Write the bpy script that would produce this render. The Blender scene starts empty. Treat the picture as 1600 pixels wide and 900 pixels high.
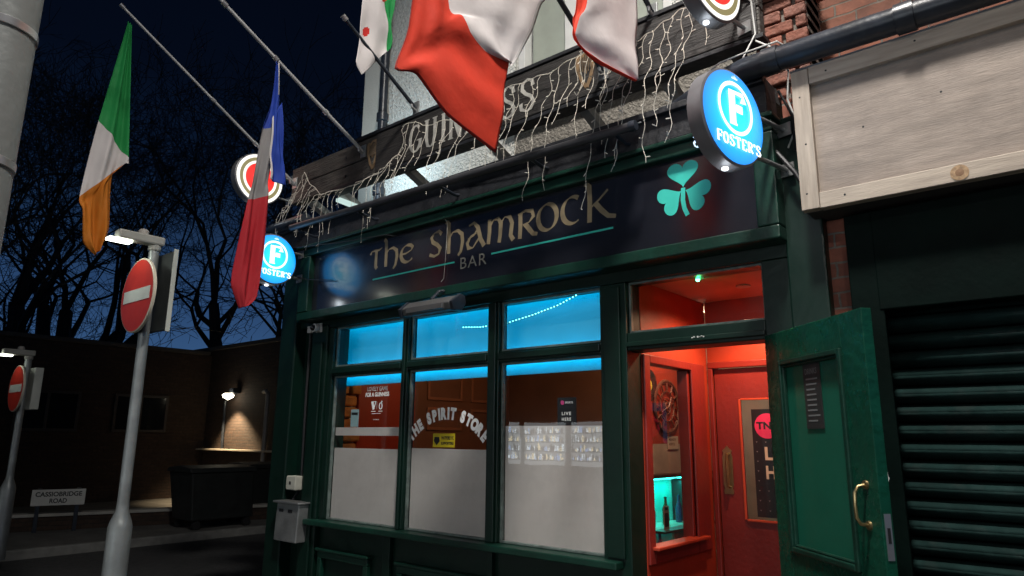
import bpy, math, random
from mathutils import Vector, Matrix
R = math.radians
PI = math.pi
S = bpy.context.scene
COL = S.collection

# ------------------------------------------------------------------ camera
cam_d = bpy.data.cameras.new("camera"); cam = bpy.data.objects.new("camera", cam_d); COL.objects.link(cam)
S.camera = cam
yaw, pitch, roll = R(39.902), R(12.292), R(0.5155)
fw = Vector((-math.sin(yaw)*math.cos(pitch), math.cos(yaw)*math.cos(pitch), math.sin(pitch)))
rt0 = Vector((math.cos(yaw), math.sin(yaw), 0)); up0 = rt0.cross(fw)
rt = rt0*math.cos(roll) + up0*math.sin(roll); up = up0*math.cos(roll) - rt0*math.sin(roll)
m = Matrix((rt, up, -fw)).transposed().to_4x4(); m.translation = Vector((0, -3.5, 1.55))
cam.matrix_world = m
cam_d.sensor_width = 36.0; cam_d.lens = 1072.67/1600*36.0
cam_d.clip_start = 0.05; cam_d.clip_end = 2000

# ------------------------------------------------------------------ world
W = bpy.data.worlds.new("World"); S.world = W; W.use_nodes = True
wn = W.node_tree.nodes; wl = W.node_tree.links
bg = wn['Background']
sky = wn.new('ShaderNodeTexSky'); sky.sky_type = 'NISHITA'; sky.sun_disc = False
sky.sun_elevation = R(-1.0); sky.sun_rotation = R(120); sky.ozone_density = 6.0; sky.air_density = 1.0; sky.dust_density = 0.2
tc = wn.new('ShaderNodeTexCoord'); sep = wn.new('ShaderNodeSeparateXYZ'); wl.new(tc.outputs['Generated'], sep.inputs[0])
rp = wn.new('ShaderNodeValToRGB')
e = rp.color_ramp.elements
e[0].position = 0.0; e[0].color = (0.20, 0.50, 1.1, 1)
e[1].position = 0.75; e[1].color = (0.003, 0.007, 0.016, 1)
k = rp.color_ramp.elements.new(0.17); k.color = (0.09, 0.24, 0.60, 1)
k = rp.color_ramp.elements.new(0.33); k.color = (0.014, 0.04, 0.11, 1)
k = rp.color_ramp.elements.new(0.45); k.color = (0.005, 0.012, 0.032, 1)
wl.new(sep.outputs['Z'], rp.inputs[0])
mx = wn.new('ShaderNodeMixRGB'); mx.blend_type = 'ADD'; mx.inputs[0].default_value = 0.02
wl.new(rp.outputs[0], mx.inputs[1]); wl.new(sky.outputs[0], mx.inputs[2])
wl.new(mx.outputs[0], bg.inputs['Color']); bg.inputs['Strength'].default_value = 0.24

S.view_settings.view_transform = 'Standard'; S.view_settings.look = 'None'
S.view_settings.exposure = 0.0; S.view_settings.gamma = 1.0; S.view_settings.use_curve_mapping = False
S.cycles.use_denoising = True
S.cycles.max_bounces = 8; S.cycles.diffuse_bounces = 4; S.cycles.glossy_bounces = 4; S.cycles.transparent_max_bounces = 12
S.cycles.transmission_bounces = 4; S.cycles.caustics_reflective = False; S.cycles.caustics_refractive = False
S.cycles.sample_clamp_indirect = 4.0

def tag(o, label=None, cat=None, group=None, kind=None):
    if label: o['label'] = label
    if cat: o['category'] = cat
    if group: o['group'] = group
    if kind: o['kind'] = kind
    return o
def light(name, typ, loc, energy, color=(1, 1, 1), size=0.1, target=None, parent=None, spot=None, size_y=None):
    d = bpy.data.lights.new(name, typ); d.energy = energy; d.color = color
    if typ == 'AREA':
        d.size = size
        if size_y: d.shape = 'RECTANGLE'; d.size_y = size_y
    else: d.shadow_soft_size = size
    if spot: d.spot_size = R(spot); d.spot_blend = 0.6
    o = bpy.data.objects.new(name, d); COL.objects.link(o)
    loc = Vector(loc)
    if parent is not None:
        o.parent = parent; o.location = loc - parent.location
    else: o.location = loc
    if target is not None:
        o.rotation_euler = (Vector(target) - loc).to_track_quat('-Z', 'Y').to_euler()
    return o

# ------------------------------------------------------------------ materials
_M = {}
def M(name, col=(.5, .5, .5), rough=.5, metal=0., var=.12, vs=6., bump=0., bs=80., spec=.5, coat=0., emit=None, es=0., dirt=None, wood=None, transl=0., dirt_amt=.35, dirt_scale=5., bdist=.02, chips=None):
    if name in _M: return _M[name]
    m = bpy.data.materials.new(name); m.use_nodes = True; n = m.node_tree.nodes; l = m.node_tree.links
    b = n['Principled BSDF']
    b.inputs['Roughness'].default_value = rough; b.inputs['Metallic'].default_value = metal
    b.inputs['Specular IOR Level'].default_value = spec; b.inputs['Coat Weight'].default_value = coat; b.inputs['Coat Roughness'].default_value = .12
    t = n.new('ShaderNodeTexCoord')
    vec = t.outputs['Object']
    if wood:
        mp = n.new('ShaderNodeMapping'); mp.inputs['Scale'].default_value = wood; l.new(vec, mp.inputs[0]); vec = mp.outputs[0]
    nz = n.new('ShaderNodeTexNoise'); nz.inputs['Scale'].default_value = vs; nz.inputs['Detail'].default_value = 6; l.new(vec, nz.inputs['Vector'])
    r = n.new('ShaderNodeValToRGB'); r.color_ramp.elements[0].position = .3; r.color_ramp.elements[1].position = .7
    r.color_ramp.elements[0].color = tuple(c*(1-var) for c in col)+(1,); r.color_ramp.elements[1].color = tuple(min(1, c*(1+var)) for c in col)+(1,)
    l.new(nz.outputs[0], r.inputs[0]); out = r.outputs[0]
    if dirt:
        n2 = n.new('ShaderNodeTexNoise'); n2.inputs['Scale'].default_value = dirt_scale; n2.inputs['Detail'].default_value = 10; n2.inputs['Roughness'].default_value = .7
        l.new(t.outputs['Object'], n2.inputs['Vector'])
        r2 = n.new('ShaderNodeValToRGB'); r2.color_ramp.elements[0].position = 1-dirt_amt-.15; r2.color_ramp.elements[1].position = 1-dirt_amt+.1
        l.new(n2.outputs[0], r2.inputs[0]); mm = n.new('ShaderNodeMixRGB'); l.new(r2.outputs[0], mm.inputs[0]); l.new(out, mm.inputs[1]); mm.inputs[2].default_value = tuple(dirt)+(1,); out = mm.outputs[0]
    if chips:
        n5 = n.new('ShaderNodeTexNoise'); n5.inputs['Scale'].default_value = 13; n5.inputs['Detail'].default_value = 12; n5.inputs['Roughness'].default_value = .75; l.new(t.outputs['Object'], n5.inputs['Vector'])
        r5 = n.new('ShaderNodeValToRGB'); r5.color_ramp.elements[0].position = .69; r5.color_ramp.elements[1].position = .71; l.new(n5.outputs[0], r5.inputs[0])
        m5 = n.new('ShaderNodeMixRGB'); l.new(r5.outputs[0], m5.inputs[0]); l.new(out, m5.inputs[1]); m5.inputs[2].default_value = tuple(chips)+(1,); out = m5.outputs[0]
    l.new(out, b.inputs['Base Color'])
    # roughness variation
    n3 = n.new('ShaderNodeTexNoise'); n3.inputs['Scale'].default_value = 11; n3.inputs['Detail'].default_value = 8; l.new(t.outputs['Object'], n3.inputs['Vector'])
    mr = n.new('ShaderNodeMapRange'); mr.inputs['To Min'].default_value = max(0.02, rough*.75); mr.inputs['To Max'].default_value = min(1, rough*1.3); l.new(n3.outputs[0], mr.inputs['Value']); l.new(mr.outputs[0], b.inputs['Roughness'])
    if bump:
        n4 = n.new('ShaderNodeTexNoise'); n4.inputs['Scale'].default_value = bs; n4.inputs['Detail'].default_value = 5; l.new(vec, n4.inputs['Vector'])
        bp = n.new('ShaderNodeBump'); bp.inputs['Strength'].default_value = bump; bp.inputs['Distance'].default_value = bdist; l.new(n4.outputs[0], bp.inputs['Height']); l.new(bp.outputs[0], b.inputs['Normal'])
    if emit: b.inputs['Emission Color'].default_value = tuple(emit)+(1,); b.inputs['Emission Strength'].default_value = es
    if transl:
        tr = n.new('ShaderNodeBsdfTranslucent'); l.new(out, tr.inputs[0]); ms = n.new('ShaderNodeMixShader'); ms.inputs[0].default_value = transl
        l.new(b.outputs[0], ms.inputs[1]); l.new(tr.outputs[0], ms.inputs[2]); l.new(ms.outputs[0], n['Material Output'].inputs[0])
    _M[name] = m; return m
def glass_mat(name='window_glass', tint=(1, 1, 1), ior=1.5, rough=0.0):
    if name in _M: return _M[name]
    m = bpy.data.materials.new(name); m.use_nodes = True; n = m.node_tree.nodes; l = m.node_tree.links
    n.remove(n['Principled BSDF'])
    f = n.new('ShaderNodeFresnel'); f.inputs[0].default_value = ior
    tr = n.new('ShaderNodeBsdfTransparent'); tr.inputs[0].default_value = tuple(tint)+(1,)
    g = n.new('ShaderNodeBsdfGlossy'); g.inputs['Roughness'].default_value = rough
    t = n.new('ShaderNodeTexCoord'); nz = n.new('ShaderNodeTexNoise'); nz.inputs['Scale'].default_value = 1.7; l.new(t.outputs['Object'], nz.inputs['Vector'])
    bp = n.new('ShaderNodeBump'); bp.inputs['Strength'].default_value = .05; bp.inputs['Distance'].default_value = .02; l.new(nz.outputs[0], bp.inputs['Height']); l.new(bp.outputs[0], g.inputs['Normal'])
    geo = n.new('ShaderNodeNewGeometry'); nb = n.new('ShaderNodeMath'); nb.operation = 'SUBTRACT'; nb.inputs[0].default_value = 1; l.new(geo.outputs['Backfacing'], nb.inputs[1])
    mu = n.new('ShaderNodeMath'); mu.operation = 'MULTIPLY'; l.new(f.outputs[0], mu.inputs[0]); l.new(nb.outputs[0], mu.inputs[1])
    ms = n.new('ShaderNodeMixShader'); l.new(mu.outputs[0], ms.inputs[0]); l.new(tr.outputs[0], ms.inputs[1]); l.new(g.outputs[0], ms.inputs[2]); l.new(ms.outputs[0], n['Material Output'].inputs[0])
    _M[name] = m; return m
def brick_mat(name, c1, c2, mortar, scale=1., rough=.85, axis='xz'):
    if name in _M: return _M[name]
    m = bpy.data.materials.new(name); m.use_nodes = True; n = m.node_tree.nodes; l = m.node_tree.links; b = n['Principled BSDF']
    t = n.new('ShaderNodeTexCoord'); sp = n.new('ShaderNodeSeparateXYZ'); cb = n.new('ShaderNodeCombineXYZ'); l.new(t.outputs['Object'], sp.inputs[0])
    ad = n.new('ShaderNodeMath'); ad.operation = 'ADD'; l.new(sp.outputs['X'], ad.inputs[0]); l.new(sp.outputs['Y'], ad.inputs[1])
    l.new(ad.outputs[0], cb.inputs[0]); l.new(sp.outputs['Z'], cb.inputs[1])
    br = n.new('ShaderNodeTexBrick'); br.inputs['Scale'].default_value = scale; br.inputs['Brick Width'].default_value = .225; br.inputs['Row Height'].default_value = .075
    br.inputs['Mortar Size'].default_value = .006; br.inputs['Mortar Smooth'].default_value = .3; br.inputs['Bias'].default_value = 0
    br.inputs['Color1'].default_value = c1+(1,); br.inputs['Color2'].default_value = c2+(1,); br.inputs['Mortar'].default_value = mortar+(1,)
    nzd = n.new('ShaderNodeTexNoise'); nzd.inputs['Scale'].default_value = 9; nzd.inputs['Detail'].default_value = 4; l.new(t.outputs['Object'], nzd.inputs['Vector'])
    mxv = n.new('ShaderNodeMixRGB'); mxv.blend_type = 'LINEAR_LIGHT'; mxv.inputs[0].default_value = .012; l.new(cb.outputs[0], mxv.inputs[1]); l.new(nzd.outputs['Color'], mxv.inputs[2])
    l.new(mxv.outputs[0], br.inputs['Vector'])
    nz = n.new('ShaderNodeTexNoise'); nz.inputs['Scale'].default_value = 14; nz.inputs['Detail'].default_value = 8; l.new(t.outputs['Object'], nz.inputs['Vector'])
    mx = n.new('ShaderNodeMixRGB'); mx.blend_type = 'MULTIPLY'; mx.inputs[0].default_value = .9
    mr = n.new('ShaderNodeMapRange'); mr.inputs['From Min'].default_value = .3; mr.inputs['From Max'].default_value = .7; mr.inputs['To Min'].default_value = .6; mr.inputs['To Max'].default_value = 1.15; l.new(nz.outputs[0], mr.inputs['Value'])
    l.new(br.outputs[0], mx.inputs[1]); l.new(mr.outputs[0], mx.inputs[2]); l.new(mx.outputs[0], b.inputs['Base Color'])
    b.inputs['Roughness'].default_value = rough
    inv = n.new('ShaderNodeMath'); inv.operation = 'MULTIPLY_ADD'; inv.inputs[1].default_value = -1; l.new(br.outputs['Fac'], inv.inputs[0]); l.new(nz.outputs[0], inv.inputs[2])
    bp = n.new('ShaderNodeBump'); bp.inputs['Strength'].default_value = .8; bp.inputs['Distance'].default_value = .01; l.new(inv.outputs[0], bp.inputs['Height']); l.new(bp.outputs[0], b.inputs['Normal'])
    _M[name] = m; return m
def emis(name, col, strength):
    if name in _M: return _M[name]
    m = bpy.data.materials.new(name); m.use_nodes = True; n = m.node_tree.nodes; l = m.node_tree.links; n.remove(n['Principled BSDF'])
    em = n.new('ShaderNodeEmission'); em.inputs[0].default_value = tuple(col)+(1,); em.inputs[1].default_value = strength; l.new(em.outputs[0], n['Material Output'].inputs[0])
    _M[name] = m; return m

green = M('green_gloss_paint', (.0018, .0135, .0088), .38, var=.25, vs=3, bump=.10, bs=16, dirt=(.0018, .011, .0075), dirt_amt=.3, dirt_scale=3, spec=.35, chips=(.035, .055, .045))
green_b = M('green_door_paint', (.004, .052, .030), .27, var=.2, vs=4, bump=.2, bs=26, spec=.4, dirt=(.003, .028, .018), dirt_amt=.4, dirt_scale=2.5, chips=(.07, .10, .085))
green_t = M('green_trim_paint', (.0028, .028, .018), .4, var=.3, vs=5, bump=.15, bs=30, spec=.4, dirt=(.003, .018, .011), dirt_amt=.38, dirt_scale=9, chips=(.05, .08, .06))
black_sign = M('black_glossy_sign_panel', (.011, .012, .017), .2, var=.3, vs=2, bump=.03, bs=5, spec=.8, coat=.5)
gold = M('gold_lettering', (.19, .15, .09), .5, var=.25, vs=12)
teal = M('teal_vinyl', (.04, .50, .41), .45, var=.06)
white_v = M('white_vinyl', (.82, .82, .80), .5, var=.08)
black_soft = M('black_painted_timber', (.010, .011, .014), .55, var=.4, vs=10, bump=.3, bs=30)
black_pl = M('black_plastic', (.016, .02, .028), .34, var=.4, vs=9, bump=.12, bs=20, dirt=(.05, .055, .06), dirt_amt=.27, dirt_scale=7)
red_p = M('red_wall_paint', (.32, .034, .014), .45, var=.12, vs=3, bump=.08, bs=40)
red_d = M('dark_red_door_paint', (.19, .018, .014), .36, var=.15, vs=3, bump=.1, bs=30)
beam_m = M('weathered_dark_beam', (.075, .067, .058), .75, var=.45, vs=3, wood=(1.2, 10, 14), bump=.7, bs=6, dirt=(.016, .015, .015), dirt_amt=.42, dirt_scale=2.2)
render_s = M('smooth_white_render', (.50, .50, .46), .8, var=.1, vs=2, bump=.2, bs=60)
rough_c = M('white_roughcast', (.60, .60, .56), .9, var=.15, vs=30, bump=1.0, bs=42, bdist=.035)
film_m = M('frosted_window_film', (.62, .60, .575), .35, var=.05, vs=1.3, dirt=(.52, .50, .475), dirt_amt=.42, dirt_scale=2.2, transl=.3)
plywood = M('bare_plywood', (.28, .232, .195), .65, var=.2, vs=3, wood=(1.1, 6, 9), bump=.12, bs=20, dirt=(.20, .165, .14), dirt_amt=.42, dirt_scale=3)
pine = M('pale_pine', (.38, .32, .26), .6, var=.22, vs=2.5, wood=(1.5, 12, 16), bump=.12, bs=12)
pine_v = M('pale_pine_upright', (.38, .32, .26), .6, var=.22, vs=2.5, wood=(16, 12, 1.5), bump=.12, bs=12)
metal_g = M('galvanised_steel', (.33, .34, .34), .42, .75, var=.2, vs=9, bump=.08, bs=60, dirt=(.12, .12, .12), dirt_amt=.3)
metal_s = M('bright_steel', (.6, .6, .6), .3, .9, var=.1)
brass = M('brass', (.36, .27, .13), .3, .9, var=.15, vs=20)
wire_m = M('cream_cable', (.60, .56, .48), .6, var=.1)
black_c = M('black_cable', (.01, .01, .012), .5)
white_c = M('white_cable', (.5, .5, .48), .5)
white_f = M('white_window_frame', (.6, .6, .58), .4, var=.05)
glass = glass_mat(rough=.012)

# ------------------------------------------------------------------ mesh builder
def link(o): COL.objects.link(o); return o
class MB:
    def __init__(s): s.v = []; s.f = []; s.mi = []; s.T = None; s.cur = 0
    def add(s, vs, fs, mi=None):
        b = len(s.v)
        for p in vs:
            p = Vector(p)
            if s.T is not None: p = s.T @ p
            s.v.append(tuple(p))
        for f in fs: s.f.append(tuple(i+b for i in f)); s.mi.append(s.cur if mi is None else mi)
        return s
    def box(s, x0, x1, y0, y1, z0, z1, mi=None):
        vs = [(x, y, z) for x in (x0, x1) for y in (y0, y1) for z in (z0, z1)]
        return s.add(vs, [(0, 1, 3, 2), (4, 6, 7, 5), (0, 4, 5, 1), (2, 3, 7, 6), (0, 2, 6, 4), (1, 5, 7, 3)], mi)
    def tube(s, pts, r, n=8, cap=True, mi=None):
        pts = [Vector(p) for p in pts]; rs = r if isinstance(r, (list, tuple)) else [r]*len(pts)
        vs = []; prev = None
        for i, p in enumerate(pts):
            d = (pts[min(i+1, len(pts)-1)] - pts[max(i-1, 0)])
            d = d.normalized() if d.length > 1e-9 else Vector((0, 0, 1))
            if prev is None: a = d.orthogonal().normalized()
            else:
                a = prev - d*prev.dot(d); a = a.normalized() if a.length > 1e-6 else d.orthogonal().normalized()
            prev = a; b = d.cross(a)
            for k in range(n): t = 2*PI*k/n; vs.append(p + (a*math.cos(t)+b*math.sin(t))*rs[i])
        fs = [(i*n+k, i*n+(k+1) % n, (i+1)*n+(k+1) % n, (i+1)*n+k) for i in range(len(pts)-1) for k in range(n)]
        if cap: fs += [tuple(range(n-1, -1, -1)), tuple(range((len(pts)-1)*n, len(pts)*n))]
        return s.add(vs, fs, mi)
    def lathe(s, prof, center, axis='z', n=32, mi=None):   # prof [(r, h)]
        c = Vector(center); vs = []
        for r, h in prof:
            for k in range(n):
                t = 2*PI*k/n; a, b = r*math.cos(t), r*math.sin(t)
                vs.append(c + Vector({'z': (a, b, h), 'x': (h, a, b), 'y': (b, h, a)}[axis]))
        fs = [(i*n+k, i*n+(k+1) % n, (i+1)*n+(k+1) % n, (i+1)*n+k) for i in range(len(prof)-1) for k in range(n)]
        if prof[0][0] > 1e-6: fs.append(tuple(range(n-1, -1, -1)))
        if prof[-1][0] > 1e-6: fs.append(tuple(range((len(prof)-1)*n, len(prof)*n)))
        return s.add(vs, fs, mi)
    def extr(s, poly, d, mi=None):    # poly 3D points (planar), d vector
        n = len(poly); d = Vector(d); vs = [Vector(p) for p in poly] + [Vector(p)+d for p in poly]
        return s.add(vs, [tuple(range(n)), tuple(range(2*n-1, n-1, -1))] + [(i, i+n, (i+1) % n+n, (i+1) % n) for i in range(n)], mi)
    def build(s, name, mat, parent=None, smooth=False, bevel=0., loc=None, seg=2):
        me = bpy.data.meshes.new(name); o = bpy.data.objects.new(name, me)
        org = Vector((0, 0, 0)); q = parent
        if parent is not None:
            org = Vector(parent['_o']) if '_o' in parent else Vector((0, 0, 0))
        elif loc is not None: org = Vector(loc)
        me.from_pydata([tuple(Vector(p)-org) for p in s.v], [], s.f)
        mats = mat if isinstance(mat, (list, tuple)) else [mat]
        for k in mats: me.materials.append(k)
        if len(mats) > 1: me.polygons.foreach_set('material_index', s.mi)
        if smooth: me.polygons.foreach_set('use_smooth', [True]*len(me.polygons))
        me.update()
        import bmesh
        bm = bmesh.new(); bm.from_mesh(me); bmesh.ops.recalc_face_normals(bm, faces=bm.faces[:]) if smooth != 'cloth' else None; bm.to_mesh(me); bm.free()
        link(o)
        if parent is not None: o.parent = parent; o['_o'] = tuple(org)
        else: o.location = org; o['_o'] = tuple(org)
        if bevel:
            b = o.modifiers.new('bevel', 'BEVEL'); b.width = bevel; b.segments = seg; b.limit_method = 'ANGLE'; b.angle_limit = R(40)
        if smooth is True:
            es = o.modifiers.new('split', 'EDGE_SPLIT'); es.split_angle = R(42)
        return o
def empty(name, loc, label=None, cat=None, group=None):
    o = bpy.data.objects.new(name, None); o.location = loc; o['_o'] = tuple(loc); o.empty_display_size = .1; link(o)
    return tag(o, label, cat, group)
def B(name, mat, parent, *boxes, bevel=.004):
    mb = MB()
    for b in boxes: mb.box(*b)
    return mb.build(name, mat, parent, bevel=bevel)

# text -> mesh verts (2D) placed by a function
def text2d(body, size=1., bold=0., spacing=1.):
    cu = bpy.data.curves.new('t', 'FONT'); cu.body = body; cu.size = size; cu.offset = bold; cu.space_character = spacing; cu.resolution_u = 4
    ob = bpy.data.objects.new('t', cu); COL.objects.link(ob)
    bpy.context.view_layer.update()
    dg = bpy.context.evaluated_depsgraph_get(); me = ob.evaluated_get(dg).to_mesh()
    vs = [(v.co.x, v.co.y) for v in me.vertices]; fs = [tuple(p.vertices) for p in me.polygons]
    ob.evaluated_get(dg).to_mesh_clear(); bpy.data.objects.remove(ob); bpy.data.curves.remove(cu)
    return vs, fs
def text_box(mb, body, place, w, h, bold=0.02, spacing=1., mi=None):
    """fit text into w x h, place(u, v) -> 3D"""
    vs, fs = text2d(body, 1., bold, spacing)
    if not vs: return
    x0 = min(v[0] for v in vs); x1 = max(v[0] for v in vs); y0 = min(v[1] for v in vs); y1 = max(v[1] for v in vs)
    sx = w/max(1e-6, x1-x0); sy = h/max(1e-6, y1-y0)
    mb.add([place((v[0]-x0)*sx, (v[1]-y0)*sy) for v in vs], fs, mi)
def onwall(x, z, y): return lambda u, v: (x+u, y, z+v)

# calligraphic stroke
def stroke(mb, pts, place, nib=(.1, 0.), thin=.02, mi=None):
    P = [Vector(p) for p in pts]; vs = []; nb = Vector(nib)
    for i, p in enumerate(P):
        d = (P[min(i+1, len(P)-1)]-P[max(i-1, 0)]); d = d.normalized() if d.length else Vector((1, 0))
        nrm = Vector((-d.y, d.x)); w = nb*.5
        if w.dot(nrm) < 0: w = -w
        off = nrm*(abs(nrm.dot(w)) + thin*.5)
        vs += [place(*(p+off)), place(*(p-off))]
    mb.add(vs, [(2*i, 2*i+1, 2*i+3, 2*i+2) for i in range(len(P)-1)], mi)
def arc(cx, cy, rx, ry, a0, a1, n=16):
    return [(cx+rx*math.cos(R(a0+(a1-a0)*i/n)), cy+ry*math.sin(R(a0+(a1-a0)*i/n))) for i in range(n+1)]

# ================================================================== GROUND
asphalt = M('asphalt', (.045, .045, .046), .8, var=.3, vs=20, bump=.6, bs=120)
paving = M('concrete_paving', (.10, .098, .092), .8, var=.25, vs=3, bump=.4, bs=60)
kerb_m = M('kerb_stone', (.17, .17, .16), .75, var=.2, vs=8, bump=.3, bs=50)
def st(o): return tag(o, kind='structure')
st(MB().add([(-300, -300, -.2), (300, -300, -.2), (300, 300, -.2), (-300, 300, -.2)], [(0, 1, 2, 3)]).build('ground', M('earth', (.05, .045, .035), .95)))
st(MB().box(-60, 60, -9.2, -4.6, -.19, -.12).build('main_road', asphalt))
st(MB().box(-11.4, -6.4, -4.598, 40, -.19, -.121).build('side_road', asphalt))
st(MB().box(-6.28, 40, -4.48, 8, -.19, 0).build('pavement', paving))
st(MB().box(-60, -11.52, -4.48, 9, -.19, 0).build('far_pavement', paving))
st(MB().box(-60, 60, -14, -9.3, -.19, 0).build('opposite_pavement', paving))
kb = MB(); kb.box(-6.40, -6.285, -4.598, 8, -.19, .004); kb.box(-11.515, -11.40, -4.598, 9, -.19, .004); kb.box(-6.28, 40, -4.6, -4.485, -.19, .004); kb.box(-60, -11.52, -4.6, -4.485, -.19, .004); kb.box(-60, 60, -9.298, -9.2, -.19, .004)
st(kb.build('kerb', kerb_m, bevel=.015))
# worn white give-way dashes at the mouth of the side road
mk = MB()
for i in range(7): mk.box(-11.2+i*.7, -10.8+i*.7, -4.3, -4.1, -.119, -.117)
st(mk.build('road_marking', M('worn_road_paint', (.45, .45, .43), .7, var=.3, vs=20)))

# ================================================================== PUB
pub = empty('pub_building', (-3.4, 0, 0), 'dark green painted pub front with black shamrock sign, lit windows and open doorway', 'pub')
G = green
# stall riser and sill
B('stall_riser', G, pub, (-4.97, -2.10, .03, .2, 0, .842))
pn = MB()
for x0, x1 in ((-4.93, -4.30), (-3.97, -3.17), (-3.02, -2.26)):
    for a, b_, c, d_ in ((x0, x1, .60, .65), (x0, x1, .14, .19), (x0, x0+.05, .19, .60), (x1-.05, x1, .19, .60)): pn.box(a, b_, -.012, .029, c, d_)
    pn.box(x0-.015, x1+.015, -.03, .029, .652, .675)
pn.build('riser_panel_moulding', green_t, pub, bevel=.006)
B('riser_stile', G, pub, (-4.14, -4.06, -.006, .028, 0, .838), (-3.11, -3.07, -.006, .028, 0, .838))
B('window_sill', green_t, pub, (-5.06, -2.10, -.085, .2, .845, .888), bevel=.008)
# pilasters
B('pilaster', G, pub, (-5.64, -5.40, -.06, .16, 0, 3.2), (-5.66, -5.38, -.09, -.062, 0, .25), bevel=.01)
B('pilaster', G, pub, (-5.20, -4.975, -.02, .16, 0, 2.49), (-5.16, -5.02, -.04, -.022, .30, 2.34), bevel=.008)
B('recess_back', G, pub, (-5.398, -5.202, .05, .16, 0, 2.49))
B('cornice_board', G, pub, (-5.398, -4.972, -.012, .16, 2.492, 2.56))
B('pilaster', G, pub, (-1.085, -.90, -.05, .3, 0, 3.2), bevel=.01)
# window framing
B('window_head', G, pub, (-4.97, -1.088, -.01, .16, 2.462, 2.56))
B('window_jamb', G, pub, (-4.97, -4.905, .0, .16, .89, 2.46))
B('window_jamb', G, pub, (-2.225, -2.045, -.005, .16, .0, 2.46), (-2.19, -2.08, -.025, -.007, .9, 2.44))
B('door_jamb', G, pub, (-1.23, -1.088, -.005, .28, 0, 2.46))
for x0, x1 in ((-4.02, -3.955), (-3.14, -3.04)):
    B('mullion', G, pub, (x0, x1, .0, .09, .89, 2.46), (x0+.015, x1-.015, -.018, -.002, .89, 2.46), bevel=.006)
for x0, x1 in ((-4.903, -4.022), (-3.953, -3.142), (-3.038, -2.227)):
    B('transom', G, pub, (x0, x1, .004, .16, 2.045, 2.12), (x0, x1, -.016, .002, 2.06, 2.105), bevel=.006)
B('door_head', G, pub, (-2.043, -1.232, .0, .16, 2.052, 2.155), (-2.043, -1.232, -.02, -.002, 2.07, 2.10), bevel=.006)
chip = MB()
for i in range(7): chip.box(-1.63+i*.011, -1.622+i*.011, -.022, -.0201, 2.088+.003*(i % 3), 2.094+.004*(i % 2))
chip.build('paint_chip', white_c, pub)
bead = MB()
WIN = ((-4.903, -4.022), (-3.953, -3.142), (-3.038, -2.227))
for i, (x0, x1) in enumerate(WIN):
    w = empty('window', ((x0+x1)/2, .06, .89)); w.parent = pub; w.location = Vector(w.location)-pub.location
    w['_o'] = ((x0+x1)/2, .06, .89)
    # glazing beads
    mb = MB()
    for z0, z1 in ((.89, 2.043), (2.122, 2.46)):
        for a in ((x0, x0+.014, z0, z1), (x1-.014, x1, z0, z1), (x0+.014, x1-.014, z0, z0+.014), (x0+.014, x1-.014, z1-.014, z1)): mb.box(a[0], a[1], .03, .055, a[2], a[3])
    mb.build('glazing_bead', M('pale_glazing_bead', (.10, .13, .12), .4, var=.4, vs=20), w, bevel=.002)
    MB().box(x0, x1, .058, .062, .89, 2.045).box(x0, x1, .058, .062, 2.12, 2.46).build('pane', glass, w)
    f = MB(); top = (1.455, 1.467, 1.625)[i]
    f.box(x0+.014, x1-.014, .0635, .0645, .9, top)
    if i == 0: f.box(x0+.014, x1-.014, .0635, .0645, 1.555, 1.62)
    f.build('frosted_film', film_m, w)
# fanlight and its bead
fl = empty('fanlight', (-1.64, .06, 2.155)); fl.parent = pub; fl.location = Vector(fl.location)-pub.location; fl['_o'] = (-1.64, .06, 2.155)
mb = MB()
for a in ((-2.043, -2.03, 2.156, 2.462), (-1.245, -1.232, 2.156, 2.462), (-2.03, -1.245, 2.156, 2.169), (-2.03, -1.245, 2.449, 2.462)): mb.box(a[0], a[1], .03, .055, a[2], a[3])
mb.build('glazing_bead', _M['pale_glazing_bead'], fl, bevel=.002)
MB().box(-2.043, -1.232, .058, .062, 2.156, 2.462).build('pane', glass, fl)

# fascia
fa = MB()
fa.box(-5.27, -1.075, -.15, -.01, 2.53, 2.60); fa.box(-5.27, -1.075, -.15, -.01, 3.105, 3.17)
fa.box(-5.27, -5.125, -.15, -.01, 2.602, 3.103); fa.box(-1.185, -1.075, -.15, -.01, 2.602, 3.103)
fa.box(-5.30, -1.06, -.18, -.01, 3.172, 3.20)
fas = fa.build('fascia_frame', green_t, pub, bevel=.008)
SGN = -.098
MB().box(-5.123, -1.187, SGN, -.02, 2.602, 3.103).build('sign_panel', black_sign, fas)
# lettering "The Shamrock"
lm = MB(); dep = [0]
def glyph(x0, x1, z0, z1, strokes, nib=None, thin=.007):
    for sname in strokes:
        dep[0] += 1; y = SGN-.0015-.00015*(dep[0] % 8)
        pts = [(x0+(x1-x0)*p[0], z0+(z1-z0)*p[1]) for p in sname]
        stroke(lm, pts, lambda u, v: (u, y, v), nib or (.027, .012), thin)
glyph(-4.345, -4.20, 2.862, 3.02, [[(0, .80), (.12, .95), (.4, .97), (.75, .95), (1, 1.04)], [(.52, .95), (.5, .5), (.5, .12), (.62, .0)]])
glyph(-4.177, -3.995, 2.86, 3.09, [[(.0, 1), (.14, .9), (.16, .5), (.16, .0)], [(.16, .45), (.35, .6), (.62, .62), (.84, .5), (.88, .28), (.80, .0), (.66, -.12)]])
glyph(-3.975, -3.815, 2.86, 2.995, [arc(.5, .5, .46, .5, 60, 320, 20), [(.06, .5), (.4, .52), (.78, .66), (.86, .82), (.72, .96), (.5, 1)]])
glyph(-3.65, -3.51, 2.855, 3.04, [[(.9, .86), (.7, 1), (.35, .97), (.14, .8), (.25, .6), (.6, .45), (.82, .28), (.72, .06), (.4, 0), (.02, .1)]])
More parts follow.
